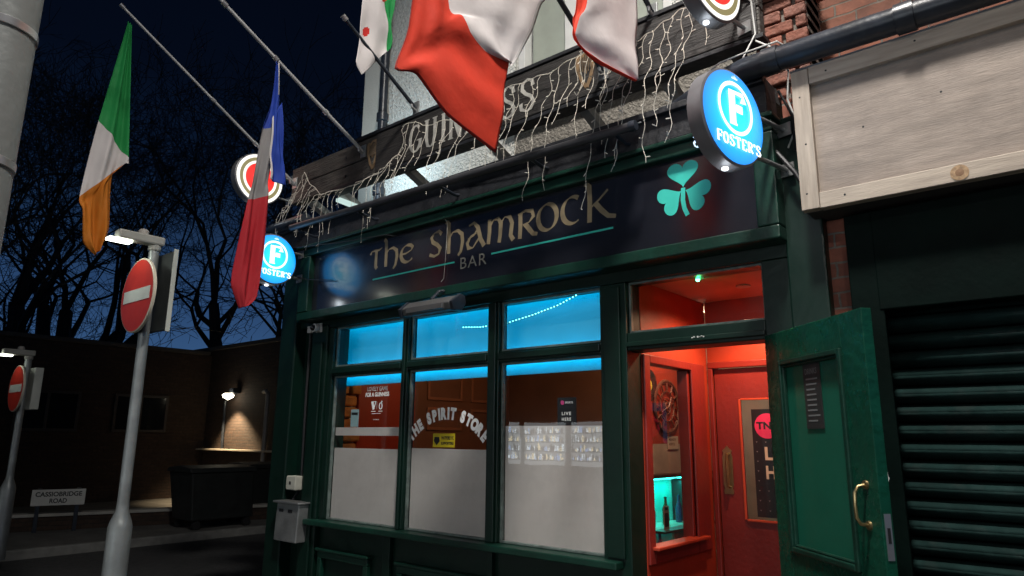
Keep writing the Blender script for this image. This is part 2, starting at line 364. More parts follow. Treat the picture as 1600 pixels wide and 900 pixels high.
glyph(-3.478, -3.285, 2.85, 3.10, [[(.0, 1), (.14, .9), (.16, .5), (.16, .0)], [(.16, .45), (.35, .62), (.62, .64), (.84, .5), (.88, .28), (.80, .0), (.66, -.12)]])
glyph(-3.27, -3.095, 2.85, 3.035, [[(.12, .93), (.4, 1.0), (.62, .8), (.78, .3), (.98, .0)], [(.55, .58), (.25, .5), (.05, .25), (.12, .04), (.36, .02), (.72, .38)], [(.08, .40), (.4, .50), (.62, .72)]])
glyph(-3.075, -2.83, 2.845, 3.03, [[(.1, 1), (.10, .5), (.06, .05)], [(.1, .7), (.25, .95), (.42, .96), (.52, .75), (.5, .3), (.46, .02)], [(.52, .75), (.66, .95), (.84, .92), (.93, .65), (.88, .2), (.98, .0)]])
glyph(-2.80, -2.635, 2.85, 3.02, [[(.15, 1), (.15, .4), (.12, -.05)], [(.02, .94), (.4, 1.05), (.75, .98), (.82, .75), (.6, .55), (.28, .48)], [(.4, .5), (.62, .25), (.8, .04), (1.02, .0)]])
glyph(-2.625, -2.475, 2.86, 3.035, [arc(.5, .5, .5, .5, 90, 450, 26)])
glyph(-2.435, -2.285, 2.865, 3.04, [arc(.55, .5, .52, .5, 55, 305, 22)])
glyph(-2.255, -2.05, 2.855, 3.105, [[(.0, 1), (.14, .9), (.16, .5), (.14, -.04)], [(.80, .70), (.5, .5), (.2, .34)], [(.36, .42), (.58, .2), (.8, .03), (1.06, -.02)]])
lm.build('sign_lettering', gold, fas)
mb = MB(); text_box(mb, 'BAR', onwall(-3.325, 2.716, SGN-.002), .25, .083, .0, 1.15)
mb.build('sign_lettering', M('dull_silver_lettering', (.22, .21, .17), .5), fas)
B('sign_rule', teal, fas, (-4.30, -3.385, SGN-.003, SGN, 2.772, 2.783), (-3.03, -2.06, SGN-.003, SGN, 2.775, 2.787), bevel=0)
# shamrock: three heart leaves and a stem
mb = MB(); cx, cz = -1.60, 2.915
for i, a in enumerate((90, 208, 332)):
    pts = []; rr = .135 if i == 0 else .128
    for k in range(40):
        t = 2*PI*k/40; hx = 16*math.sin(t)**3/16; hy = (13*math.cos(t)-5*math.cos(2*t)-2*math.cos(3*t)-math.cos(4*t)+17)/29.
        ca, sa = math.cos(R(a-90)), math.sin(R(a-90)); u, v = hx*rr*.70, .012+hy*rr*1.12
        pts.append((cx+u*ca-v*sa, SGN-.002-.0003*i, cz+u*sa+v*ca))
    mb.add(pts, [tuple(range(len(pts)))])
stroke(mb, [(cx, cz+.01), (cx-.005, cz-.06), (cx+.002, cz-.11), (cx+.02, cz-.155)], lambda u, v: (u, SGN-.003, v), (.018, .003), .008)
mb.build('shamrock_emblem', teal, fas)

# soffit board, gutter, roof
B('gutter_board', black_soft, pub, (-5.62, -1.09, -.16, .0, 3.205, 3.40), (-5.62, -1.09, -.20, -.162, 3.36, 3.40), bevel=.005)
MB().tube([(-5.70, -.20, 3.43), (-5.15, -.20, 3.43)], .055, 16).build('gutter_pipe', black_pl, pub, smooth=True)
MB().tube([(-1.60, -.10, 3.40), (-1.35, -.20, 3.42), (-1.15, -.24, 3.43), (1.5, -.24, 3.40)], .062, 16).build('gutter_pipe', black_pl, pub, smooth=True)
mb = MB()
for x in (-1.02, -.42, .4):
    mb = MB(); zz = 3.43 - max(0, (x+1.15))*.011
    mb.lathe([(.062, -.04), (.071, -.038), (.071, .038), (.062, .04)], (x, -.24, zz), 'x', 20)
    mb.build('gutter_joint', black_pl, pub, smooth=True)
B('flat_roof', M('roof_felt', (.05, .05, .05), .9, bump=.4), pub, (-5.62, -1.09, .0, .70, 3.32, 3.402), bevel=0)
B('end_wall', rough_c, pub, (-5.62, -5.50, .165, 6, 0, 3.31), bevel=0)
# upper floor
up_y = .70
B('upper_wall', rough_c, pub, (-5.29, -3.5, up_y, up_y+.25, 3.40, 7.5), (-3.5, -1.2, up_y, up_y+.25, 6.2, 7.5), (-2.0, -1.2, up_y, up_y+.25, 4.12, 6.2), bevel=0)
B('upper_wall', M('shaded_roughcast', (.20, .185, .16), .9, var=.2, vs=30, bump=1.0, bs=42, bdist=.03), pub, (-3.498, -1.2, up_y, up_y+.25, 3.40, 4.118), bevel=0)  # darker copy of the roughcast, dimmer light under the beam put into its colour
B('wall_quoin', render_s, pub, (-5.59, -5.292, up_y-.03, up_y+.25, 3.40, 7.5))
B('side_wall', rough_c, pub, (-5.59, -5.35, up_y+.26, 6, 3.32, 7.5), bevel=0)
wd = MB(); wd.box(-3.49, -2.01, up_y-.05, up_y+.1, 4.125, 4.2)
B('upper_window_sill', render_s, pub, (-3.55, -1.95, up_y-.09, up_y+.1, 4.12, 4.19))
uw = B('upper_window', white_f, pub, (-3.48, -3.41, up_y+.02, up_y+.12, 4.2, 6.19), (-2.98, -2.84, up_y+.02, up_y+.12, 4.2, 6.19), (-2.50, -2.42, up_y+.02, up_y+.12, 4.2, 6.19), (-2.08, -2.01, up_y+.02, up_y+.12, 4.2, 6.19), (-3.41, -2.98, up_y+.02, up_y+.12, 4.2, 4.26), (-2.84, -2.50, up_y+.02, up_y+.12, 4.2, 4.26), (-2.42, -2.08, up_y+.02, up_y+.12, 4.2, 4.26))
B('blind', M('pale_blind', (.33, .36, .31), .7, var=.1), uw, (-3.41, -2.01, up_y+.14, up_y+.16, 4.2, 6.19), bevel=0)
B('window_pane', glass, uw, (-3.41, -2.08, up_y+.08, up_y+.085, 4.22, 6.18), bevel=0)
# drain pipe on the upper wall
mb = MB(); mb.tube([(-5.22, up_y-.06, 3.4), (-5.22, up_y-.06, 7.4)], .045, 12)
for z in (3.95, 4.75, 5.6): mb.lathe([(.045, -.05), (.06, -.04), (.06, .04), (.045, .05)], (-5.22, up_y-.06, z), 'z', 16)
mb.build('drain_pipe', black_pl, pub, smooth=True)
# timber beam over the fascia, with its struts
bz0, bz1 = 3.70, 4.05
bm_ = B('name_beam', beam_m, pub, (-5.62, -1.12, -.08, .0, bz0, 3.872), (-5.62, -1.12, -.085, .0, 3.876, bz1), bevel=.008)
B('beam_edge_trim', black_soft, bm_, (-5.0, -1.10, -.10, .02, bz0-.03, bz0-.003), (-4.62, -1.10, -.11, .02, bz1+.003, bz1+.03), bevel=.003)
dark_face = B('beam_face_board', M('black_stained_board', (.018, .016, .015), .6, var=.5, vs=4, wood=(1, 8, 12), bump=.4, bs=8), bm_, (-4.35, -1.13, -.10, -.087, bz0+.003, bz1-.003), bevel=.003)
mb = MB()
for x in (-5.45, -5.0, -4.1, -3.2, -2.35, -1.75, -1.3):
    mb.add([(x-.035, -.0, 3.70), (x+.035, -.0, 3.70), (x+.035, .0, 3.77), (x-.035, .0, 3.77), (x-.035, .69, 3.41), (x+.035, .69, 3.41), (x+.035, .69, 3.48), (x-.035, .69, 3.48)], [(0, 1, 2, 3), (4, 7, 6, 5), (0, 4, 5, 1), (3, 2, 6, 7), (1, 5, 6, 2), (0, 3, 7, 4)])
mb.build('beam_strut', M('pale_strut', (.30, .29, .27), .7, var=.2), bm_, bevel=.004)
mb = MB()
for x in (-5.35, -4.78, -4.2, -3.4, -2.6, -1.9, -1.4):
    for z in (3.78, 3.95):
        if x < -4.5: mb.lathe([(.0, -.09), (.013, -.088), (.013, -.08)], (x, 0, z), 'y', 10)
mb.build('bolt', black_c, bm_)
# beam lettering: slab serif capitals
SER = {
 'G': [arc(.5, .5, .40, .46, 50, 330, 20), [(.86, .42), (.86, .14)], [(.6, .42), (1, .42)]],
 'U': [[(.2, 1), (.2, .35), (.3, .08), (.5, .02), (.7, .08), (.8, .35), (.8, 1)], [(.02, .98), (.38, .98)], [(.62, .98), (.98, .98)]],
 'I': [[(.5, 0), (.5, 1)], [(.2, .02), (.8, .02)], [(.2, .98), (.8, .98)]],
 'N': [[(.2, 0), (.2, 1)], [(.2, 1), (.82, 0)], [(.82, 0), (.82, 1)], [(.02, .02), (.38, .02)], [(.62, .98), (1, .98)]],
 'E': [[(.25, 0), (.25, 1)], [(.05, .02), (.85, .02), (.88, .24)], [(.05, .98), (.83, .98), (.86, .78)], [(.25, .5), (.65, .5)]],
 'S': [[(.82, .74), (.78, .9), (.5, 1), (.22, .88), (.2, .7), (.42, .54), (.72, .42), (.86, .24), (.72, .05), (.45, 0), (.16, .1), (.12, .28)]],
 'F': [[(.25, 0), (.25, 1)], [(.05, .02), (.5, .02)], [(.05, .98), (.9, .98), (.93, .74)], [(.25, .52), (.68, .52)], [(.68, .64), (.68, .4)]],
 'O': [arc(.5, .5, .38, .48, 90, 450, 24)],
 'T': [[(.5, 0), (.5, 1)], [(.1, .76), (.08, .97), (.92, .97), (.9, .76)], [(.28, .02), (.72, .02)]],
 'R': [[(.22, 0), (.22, 1)], [(.04, .98), (.6, .98), (.82, .84), (.8, .64), (.58, .52), (.22, .52)], [(.5, .52), (.7, .2), (.95, .02)], [(.04, .02), (.42, .02)]],
 "'": [[(.5, 1), (.45, .74)]],
}
def serif_text(mb, s, place, wch, h, nibw=.24, thin=.09, adv=1.14, widths={'I': .55, "'": .4}, mi=None, lift=.0003):
    x = 0
    for c in s:
        w = wch*widths.get(c, 1)
        for j, q in enumerate(SER[c]):
            pts = [(x+p[0]*w, p[1]*h) for p in q]
            stroke(mb, pts, lambda u, v, j=j: place(u, v, (j % 4)*lift), (nibw*wch, .0), thin*wch, mi)
        x += w*adv
    return x
mb = MB(); serif_text(mb, 'GUINNESS', lambda u, v, d: (-3.93+u, -.103-d, 3.745+v), .152, .24, .15, .07)
mb.build('beam_lettering', M('weathered_silver_lettering', (.36, .35, .32), .5, var=.3, vs=12), bm_)
def harp(x, z, h, y, mi=None):
    mb = MB()
    def pl(u, v): return (x+u*h, y, z+v*h)
    stroke(mb, [(0, 1), (.02, .6), (.16, .2), (.3, 0)], pl, (.06, 0), .05); stroke(mb, [(0, 1), (.14, .94), (.26, 1.04), (.42, 1.02), (.5, .92)], lambda u, v: (pl(u, v)[0], y-.0004, pl(u, v)[2]), (.03, .05), .05)
    stroke(mb, [(.5, .92), (.52, .6), (.42, .25), (.3, 0)], lambda u, v: (pl(u, v)[0], y-.0008, pl(u, v)[2]), (.07, 0), .05)
    for i in range(6):
        u = .09+.065*i; stroke(mb, [(u, .95), (u+.01, .55-.05*i if i < 3 else .18+.07*i)], lambda a, b: (pl(a, b)[0], y-.0012, pl(a, b)[2]), (.012, 0), .012)
    return mb
hm = M('bronze_emblem', (.20, .13, .07), .5, var=.3, vs=20)
harp(-4.47, 3.755, .24, -.089).build('harp_emblem', hm, bm_)
harp(-2.30, 3.755, .24, -.104).build('harp_emblem', hm, bm_)

# ---- interior of the bar
wall_br = M('brown_panelled_wall', (.15, .07, .042), .6, var=.25, vs=1.5)
cream = M('cream_wall', (.42, .33, .24), .7)
darkfl = M('dark_floor', (.03, .02, .015), .5)
B('interior_floor', darkfl, pub, (-5.5, -1.2, .21, 3.2, .0, .06), bevel=0)
B('interior_ceiling', M('bar_ceiling', (.35, .25, .18), .8), pub, (-5.5, -2.15, .17, 3.2, 2.7, 2.76), bevel=0)
B('interior_wall', wall_br, pub, (-5.499, -2.9, 3.0, 3.1, .06, 2.7), bevel=0)
B('interior_wall', red_p, pub, (-5.499, -5.45, .72, 1.45, .061, 2.698), bevel=0)
sw = B('interior_wall', wall_br, pub, (-5.499, -5.455, 1.452, 2.998, .061, 2.698), bevel=0)
mb = MB()
for y0, y1 in ((1.62, 2.15), (2.30, 2.85)):
    for z0, z1 in ((1.0, 1.42), (1.62, 1.86), (1.94, 2.5)):
        for a in ((y0, y1, z0, z0+.03), (y0, y1, z1-.03, z1), (y0, y0+.03, z0+.03, z1-.03), (y1-.03, y1, z0+.03, z1-.03)): mb.box(-5.454, -5.435, a[0], a[1], a[2], a[3])
mb.build('panel_moulding', M('brown_moulding', (.26, .12, .07), .5), sw, bevel=.003)
# stone chimney breast
random.seed(4); mb = MB(); z = .07; row = 0
while z < 2.6:
    y = .20 - (.12 if row % 2 else 0)
    while y < .72:
        w = random.uniform(.2, .32); y1 = min(y+w, .718)
        if y1-max(y, .2) > .05: mb.box(-5.498, -5.40+random.uniform(-.02, .02), max(y, .2), y1-.012, z, z+.098)
        y += w
    z += .11; row += 1
mb.build('stone_pier', M('ochre_stone', (.50, .24, .07), .8, var=.35, vs=9, bump=.7, bs=25), pub, bevel=.02, seg=2)
B('interior_wall', red_p, pub, (-2.95, -2.9, 1.25, 2.98, 1.51, 2.698), bevel=0)
B('interior_wall', cream, pub, (-2.951, -2.899, 1.249, 2.98, .9, 1.508), bevel=0)
B('dado_shelf', M('dark_wood', (.05, .02, .012), .4), pub, (-2.898, -2.80, 1.3, 2.9, 1.235, 1.262))
B('blue_lit_pelmet', M('blue_tinted_ply', (.14, .52, .62), .6, var=.04), pub, (-5.38, -2.235, .29, .305, 1.985, 2.69), bevel=0)  # white panel with the blue LED light tinted into its base colour
B('window_board', M('blue_tinted_ply2', (.5, .5, .48), .6), pub, (-4.95, -2.24, .165, .21, .80, .889), bevel=0)
# vestibule
vest = B('vestibule_wall', red_p, pub, (-2.14, -2.042, .162, .23, .02, 2.50), (-2.14, -2.042, .23, .87, .02, .93), (-2.14, -2.042, .23, .87, 2.005, 2.50), (-2.14, -2.042, .87, 1.08, .02, 2.50), bevel=0)
B('vestibule_window_frame', red_d, vest, (-2.041, -2.025, .165, .235, .85, 2.05), (-2.041, -2.025, .80, 1.0, .85, 2.05), (-2.041, -2.025, .236, .80, .85, .935), (-2.041, -2.025, .236, .80, 2.0, 2.05), (-2.125, -2.05, .78, .868, .935, 2.0), bevel=.005)
B('vestibule_window_pane', glass, vest, (-2.10, -2.096, .23, .80, .93, 2.005), bevel=0)
B('vestibule_window_sill', red_p, vest, (-2.09, -1.99, .2, .9, .925, .945), bevel=.005)
B('vestibule_ceiling', M('pink_ceiling', (.50, .26, .20), .8, var=.05), pub, (-2.14, -1.1, .162, 1.2, 2.505, 2.55), bevel=0)
B('vestibule_side_wall', red_p, pub, (-1.20, -1.12, .285, 1.2, .02, 2.504), bevel=0)
vb = B('vestibule_back_wall', red_p, pub, (-2.04, -1.202, 1.09, 1.2, 2.06, 2.504), (-2.04, -2.01, 1.09, 1.2, .02, 2.058), bevel=0)
B('door_frame', red_d, vb, (-2.035, -1.21, 1.065, 1.088, 2.03, 2.075), (-2.035, -2.0, 1.065, 1.088, .03, 2.028), bevel=.006)
dr = empty('inner_door', (-1.6, 1.1, .03)); dr.parent = pub; dr.location = Vector(dr.location)-pub.location; dr['_o'] = (-1.6, 1.1, .03)
B('leaf', red_d, dr, (-1.998, -1.836, 1.10, 1.145, .03, 2.028), (-1.30, -1.22, 1.10, 1.145, .03, 2.028), (-1.836, -1.30, 1.10, 1.145, .03, 1.04), (-1.836, -1.30, 1.10, 1.145, 1.815, 2.028), bevel=0)
B('glass_bead', M('orange_red_bead', (.5, .06, .02), .4), dr, (-1.836, -1.82, 1.088, 1.099, 1.04, 1.815), (-1.82, -1.30, 1.088, 1.099, 1.03, 1.045), (-1.82, -1.30, 1.088, 1.099, 1.81, 1.822), bevel=.003)
B('pane', glass, dr, (-1.83, -1.30, 1.12, 1.124, 1.04, 1.81), bevel=0)
mb = MB(); prof = [(-.03, 0), (-.034, .02), (-.026, .035), (-.034, .06), (-.034, .25), (-.026, .275), (-.034, .29), (-.012, .31), (0, .325), (.012, .31), (.034, .29), (.026, .275), (.034, .25), (.034, .06), (.026, .035), (.034, .02), (.03, 0)]
mb.extr([(-1.935+a, 1.099, 1.195+b*.97) for a, b in prof], (0, -.006, 0))
mb.tube([(-1.925, 1.092, 1.24), (-1.925, 1.06, 1.245), (-1.925, 1.055, 1.28), (-1.925, 1.055, 1.42), (-1.925, 1.06, 1.45), (-1.925, 1.092, 1.455)], .009, 8)
mb.build('handle', brass, dr, smooth=True)

# ---- open street door
hx, hy = -1.235, -.02
U = Vector((.7266, -.6870, 0)); N = Vector((-.6870, -.7266, 0))
T = Matrix(((U.x, N.x, 0, hx), (U.y, N.y, 0, hy), (0, 0, 1, 0), (0, 0, 0, 1)))
sd = empty('street_door', (hx, hy, .1)); sd.parent = pub; sd.location = Vector(sd.location)-pub.location; sd['_o'] = (hx, hy, .1)
def D(name, mat, par, *boxes, bevel=.004, smooth=False):
    mb = MB(); mb.T = T
    for b in boxes: mb.box(*b)
    return mb.build(name, mat, par, bevel=bevel)
D('leaf', green_b, sd, (0, .125, -.045, 0, .1, 2.065), (.645, .80, -.045, 0, .1, 2.065), (.125, .645, -.045, 0, 1.925, 2.065), (.125, .645, -.045, 0, .1, .2), (.125, .645, -.045, 0, .9, 1.05), bevel=.003)
D('panel', M('green_door_panel', (.006, .085, .052), .38, var=.15, vs=2, bump=.06, bs=10), sd, (.12, .65, -.034, -.018, 1.045, 1.93), (.12, .65, -.034, -.018, .19, .91), bevel=0)
mo = []
for z0, z1 in ((1.05, 1.925), (.2, .9)):
    mo += [(.125, .15, -.017, .012, z0, z1), (.62, .645, -.017, .012, z0, z1), (.15, .62, -.017, .012, z0, z0+.025), (.15, .62, -.017, .012, z1-.025, z1)]
    mo += [(.15, .162, -.017, .002, z0+.025, z1-.025), (.608, .62, -.017, .002, z0+.025, z1-.025), (.162, .608, -.017, .002, z0+.025, z0+.037), (.162, .608, -.017, .002, z1-.037, z1-.025)]
D('panel_moulding', green_t, sd, *mo, bevel=.005)
mb = MB(); mb.T = T
mb.tube([(.725, .0, 1.235), (.725, .035, 1.24), (.722, .048, 1.262), (.722, .05, 1.31), (.724, .048, 1.355), (.726, .035, 1.378), (.727, 0, 1.385)], .007, 8)
mb.lathe([(0, .01), (.016, .008), (.018, 0)], (.725, 0, 1.235), 'y', 14); mb.lathe([(0, .01), (.016, .008), (.018, 0)], (.727, 0, 1.385), 'y', 14)
mb.build('handle', brass, sd, smooth=True)
D('lock_plate', metal_s, sd, (.8, .8025, -.036, -.010, 1.12, 1.285), bevel=0)
D('keep_slot', black_c, sd, (.8027, .8035, -.029, -.017, 1.18, 1.235), bevel=0)
D('hinge', metal_g, sd, (-.012, .0, -.03, -.004, .4, .5), (-.012, .0, -.03, -.004, 1.7, 1.8), bevel=.003)

# ================================================================== things on the pub
# notice hanging on the open door
mb = MB(); mb.T = T; mb.box(.315, .452, -.016, -.013, 1.60, 1.888)
nt = mb.build('drinks_notice', M('black_notice_paper', (.02, .022, .022), .5), None, loc=tuple(T @ Vector((.38, 0, 1.6))))
tag(nt, 'narrow black notice with pale print stuck at the top of the open green door', 'notice')
mb = MB(); mb.T = T; text_box(mb, 'DRINKS', lambda u, v: (.333+u, -.0122, 1.84+v), .095, .026, .01)
for i in range(9):
    w = random.uniform(.07, .1); mb.box(.335, .335+w, -.0126, -.0123, 1.815-i*.023, 1.822-i*.023)
mb.build('print', M('grey_print', (.16, .17, .17), .5), nt)

# trough light over the fascia
tl = empty('sign_trough_light', (-3.4, -.38, 3.2), 'long black tubular trough light on arms above the shamrock sign', 'light fitting')
MB().tube([(-5.12, -.36, 3.305), (-1.75, -.36, 3.25)], .027, 12).build('housing', M('grey_black_metal', (.05, .05, .055), .4, .3, var=.3), tl, smooth=True)
for x in (-5.0, -4.2, -3.3, -2.5, -1.9): MB().tube([(x, -.36, 3.26), (x, -.2, 3.24), (x, -.16, 3.25)], .012, 8).build('arm', black_pl, tl, smooth=True)
MB().lathe([(.029, -.02), (.031, 0), (.028, .02)], (-1.76, -.36, 3.25), 'x', 14).build('end_cap', black_pl, tl, smooth=True)

# projecting illuminated signs
def sign_face_mat(name, kind):
    m = bpy.data.materials.new(name); m.use_nodes = True; n = m.node_tree.nodes; l = m.node_tree.links
    b = n['Principled BSDF']; b.inputs['Roughness'].default_value = .2
    t = n.new('ShaderNodeTexCoord'); mp = n.new('ShaderNodeVectorMath'); mp.operation = 'LENGTH'
    cm = n.new('ShaderNodeVectorMath'); cm.operation = 'MULTIPLY'; cm.inputs[1].default_value = (0, 1, 1); l.new(t.outputs['Object'], cm.inputs[0])
    l.new(cm.outputs[0], mp.inputs[0]); sc = n.new('ShaderNodeMath'); sc.operation = 'DIVIDE'; sc.inputs[1].default_value = .26; l.new(mp.outputs['Value'], sc.inputs[0])
    r = n.new('ShaderNodeValToRGB'); l.new(sc.outputs[0], r.inputs[0]); el = r.color_ramp.elements
    if kind == 'blue':
        el[0].position = 0; el[0].color = (.02, .72, 1, 1); el[1].position = 1; el[1].color = (.003, .14, .62, 1); q = el.new(.55); q.color = (.006, .40, .95, 1); s = 1.7
    else:
        r.color_ramp.interpolation = 'CONSTANT'
        stops = [(0, (.9, .02, .015)), (.56, (1, .95, .85)), (.66, (.22, .19, .08)), (.78, (1, .97, .9)), (.92, (.02, .02, .02))]
        el[0].color = stops[0][1]+(1,); el[1].position = stops[1][0]; el[1].color = stops[1][1]+(1,)
        for p_, c_ in stops[2:]: q = el.new(p_); q.color = c_+(1,)
        s = 1.3
    b.inputs['Base Color'].default_value = (.05, .05, .05, 1); l.new(r.outputs[0], b.inputs['Emission Color']); b.inputs['Emission Strength'].default_value = s
    return m
fb = sign_face_mat('blue_lit_sign_face', 'blue'); fr = sign_face_mat('red_lit_sign_face', 'red')
white_e = M('white_lit_lettering', (.8, .8, .8), .4, emit=(.85, .97, 1), es=1.15)
rim_m = M('grey_sign_rim', (.13, .13, .14), .4, .2, var=.25, vs=8)
def proj_sign(x, y, z, kind, label, wall_x=None, wall_y=-.1, blue_r=.257, arm_z=(-.11, .11)):
    s = empty('projecting_sign', (x-.06, y, z), label, 'sign', 'round lit signs on the pub front')
    r = blue_r; th = .085
    MB().lathe([(r-.01, -.001), (r, -.006), (r, -th+.006), (r-.01, -th)], (x, y, z), 'x', 48).build('rim', rim_m, s, smooth=True)
    for side in (0, 1):
        mb = MB(); xx = x+.0015 if side == 0 else x-th-.0015; sg = 1 if side == 0 else -1
        mb.lathe([(r-.012, 0), (r-.03, .004*sg), (.001, .010*sg)], (xx, y, z), 'x', 48)
        face = mb.build('face', fb if kind == 'blue' else fr, s, smooth=True)
        # face mesh coordinates centred for the radial pattern
        def pl(u, v, d=0): return (xx+sg*(.011+d), y+sg*u, z+v)
        lt = MB()
        if kind == 'blue':
            ring = MB()
            for k in range(48):
                a0, a1 = 2*PI*k/48, 2*PI*(k+1)/48
                q = [(.142*math.cos(a0), .042+.142*math.sin(a0)), (.142*math.cos(a1), .042+.142*math.sin(a1)), (.122*math.cos(a1), .042+.122*math.sin(a1)), (.122*math.cos(a0), .042+.122*math.sin(a0))]
                lt.add([pl(a*r/.257, b*r/.257) for a, b in q], [(0, 1, 2, 3)])
            serif_text(lt, 'F', lambda u, v, d: pl(-.062*r/.257+u, -.050*r/.257+v, .001+d), .135*r/.257, .18*r/.257, .30, .09)
            serif_text(lt, "FOSTER'S", lambda u, v, d: pl(-.168*r/.257+u, (-.168-.0)*r/.257+v, .001+d), .0435*r/.257, .056*r/.257, .26, .10)
            for k in range(5):
                lt.add([pl((-.02+.01*k)*r/.257, (.2)*r/.257, .001), pl((-.012+.01*k)*r/.257, .2*r/.257, .001), pl((-.016+.01*k)*r/.257, (.225-.006*abs(k-2))*r/.257, .001)], [(0, 1, 2)])
            for k in range(8): lt.add([pl((-.034+.009*k)*r/.257, .172*r/.257, .001), pl((-.028+.009*k)*r/.257, .172*r/.257, .001), pl((-.028+.009*k)*r/.257, .179*r/.257, .001), pl((-.034+.009*k)*r/.257, .179*r/.257, .001)], [(0, 1, 2, 3)])
            lt.build('lettering', white_e, s)
    for dz in arm_z:
        mb = MB(); mb.tube([(x-.06, y+math.sqrt(max(.0, r*r-dz*dz))-.01, z+dz), (x-.06, wall_y, z+dz)], .012, 10)
        mb.box(x-.10, x-.02, wall_y-.006, wall_y, z+dz-.035, z+dz+.035)
        mb.build('bracket', metal_g, s, smooth=True)
    mb = MB(); mb.lathe([(.016, 0), (.016, -.010), (.01, -.013)], (x-.05, y-.02, z-r+.002), 'z', 16)
    mb.build('downlight', emis('sign_downlight', (.9, .95, 1), 2.5), s, smooth=True)
    light('sign_lamp', 'POINT', (x-.05, y-.02, z-r-.05), .35, (.85, .93, 1), .03, parent=s)
    return s
s1 = proj_sign(-1.10, -.577, 3.01, 'blue', 'round blue lit sign on the right end of the shamrock fascia', wall_y=-.052, blue_r=.240)
s2 = proj_sign(-5.2, -.451, 3.02, 'blue', 'round blue lit sign at the left corner of the pub, partly behind the hanging flag', blue_r=.221, wall_y=-.152)
s3 = proj_sign(-5.72, -.36, 3.90, 'red', 'round red and white ringed lit sign at the left end of the timber beam', blue_r=.245, wall_y=-.005)
s4 = proj_sign(-1.20, -.46, 3.86, 'red', 'round red and white ringed lit sign at the right end of the timber beam', blue_r=.238, wall_y=-.105)
s1.rotation_euler = (0, 0, R(-13)); s4.rotation_euler = (0, 0, R(-11))
# radial patterns need the face origin at the disc centre
for s in (s1, s2, s3, s4):
    for f in s.children:
        if f.name.startswith('face'):
            c = sum((v.co for v in f.data.vertices), Vector())/len(f.data.vertices)
            for v in f.data.vertices: v.co -= c
            f.location = c

# heater lamp under the fascia
ht = empty('outdoor_heater', (-3.42, -.3, 2.4), 'grey rectangular wall heater tilted under the middle of the fascia', 'heater')
mb = MB(); pr = [(-.04, 0), (.03, .055), (.075, .045), (.085, .0), (.05, -.045), (-.02, -.05)]
mb.extr([(-3.66, -.30+a, 2.43+b) for a, b in pr], (.47, 0, 0)); mb.build('housing', M('grey_heater_metal', (.085, .085, .085), .5, .3, var=.2), ht, bevel=.008)
MB().extr([(-3.185, -.30+a*1.1, 2.43+b*1.15) for a, b in pr], (.03, 0, 0)).build('end_cap', black_pl, ht, bevel=.005)
MB().extr([(-3.695, -.30+a*1.1, 2.43+b*1.15) for a, b in pr], (.03, 0, 0)).build('end_cap', black_pl, ht, bevel=.005)
mb = MB(); mb.box(-3.60, -3.24, -.352, -.325, 2.388, 2.43); mb.build('grille', M('grille', (.12, .12, .12), .4, .6), ht, bevel=.004)
MB().tube([(-3.43, -.27, 2.48), (-3.43, -.2, 2.55), (-3.43, -.155, 2.56)], .014, 8).build('bracket', black_pl, ht, smooth=True)

# camera dome
cv = empty('security_camera', (-5.09, -.06, 2.45), 'small white dome security camera on the green pilaster left of the windows', 'camera')
mb = MB(); mb.box(-5.13, -5.05, -.035, -.0202, 2.43, 2.51); mb.build('mount', white_c, cv, bevel=.004)
MB().lathe([(.03, 0), (.036, -.012), (.036, -.05), (.028, -.055)], (-5.09, -.035, 2.465), 'y', 24).build('body', M('white_plastic', (.6, .6, .6), .35), cv, smooth=True)
MB().lathe([(.028, -.055), (.022, -.072), (.010, -.08), (0, -.081)], (-5.09, -.035, 2.465), 'y', 24).build('lens_dome', M('black_dome', (.005, .005, .006), .05), cv, smooth=True)
B('junction_box', white_c, None, (-5.27, -5.21, -.03, .02, 2.44, 2.50))
o = bpy.data.objects['junction_box']; tag(o, 'small grey junction box beside the white security camera', 'junction box')
# socket box + cigarette bin
o = B('switch_box', M('cream_plastic', (.42, .42, .36), .45), None, (-5.375, -5.235, -.06, .03, 1.10, 1.215), bevel=.008); tag(o, 'cream plastic switch box on the green pub corner above the metal bin', 'switch box')
B('screw_cover', black_c, o, (-5.325, -5.30, -.062, -.0602, 1.145, 1.17), bevel=0)
cb = empty('cigarette_bin', (-5.22, -.1, .70), 'wall mounted galvanised metal cigarette bin on the green pub corner', 'bin')
mb = MB(); mb.extr([(-5.39, -.13, .70), (-5.07, -.13, .70), (-5.05, -.13, 1.0), (-5.37, -.13, 1.0)], (0, .105, 0)); mb.build('body', metal_g, cb, bevel=.008)
B('lid', metal_s, cb, (-5.40, -5.03, -.155, -.022, 1.002, 1.018)); B('slot', black_c, cb, (-5.33, -5.27, -.133, -.1305, .93, .955), (-5.2, -5.14, -.133, -.1305, .93, .955), bevel=0)
mb = MB()
mb.tube([(-5.30, .03, 2.48), (-5.31, .035, 1.9), (-5.29, .035, 1.22)], .012, 8); mb.tube([(-5.25, .03, 2.48), (-5.26, .035, 1.8), (-5.245, .035, 1.22)], .008, 8)
mb.tube([(-5.30, .03, 1.10), (-5.30, -.03, 1.02)], .01, 8)
o = mb.build('cable', black_c, None, smooth=True, loc=(-5.28, .03, 1.1)); tag(o, 'black cables running down the recess of the green corner to the switch box', 'cable')

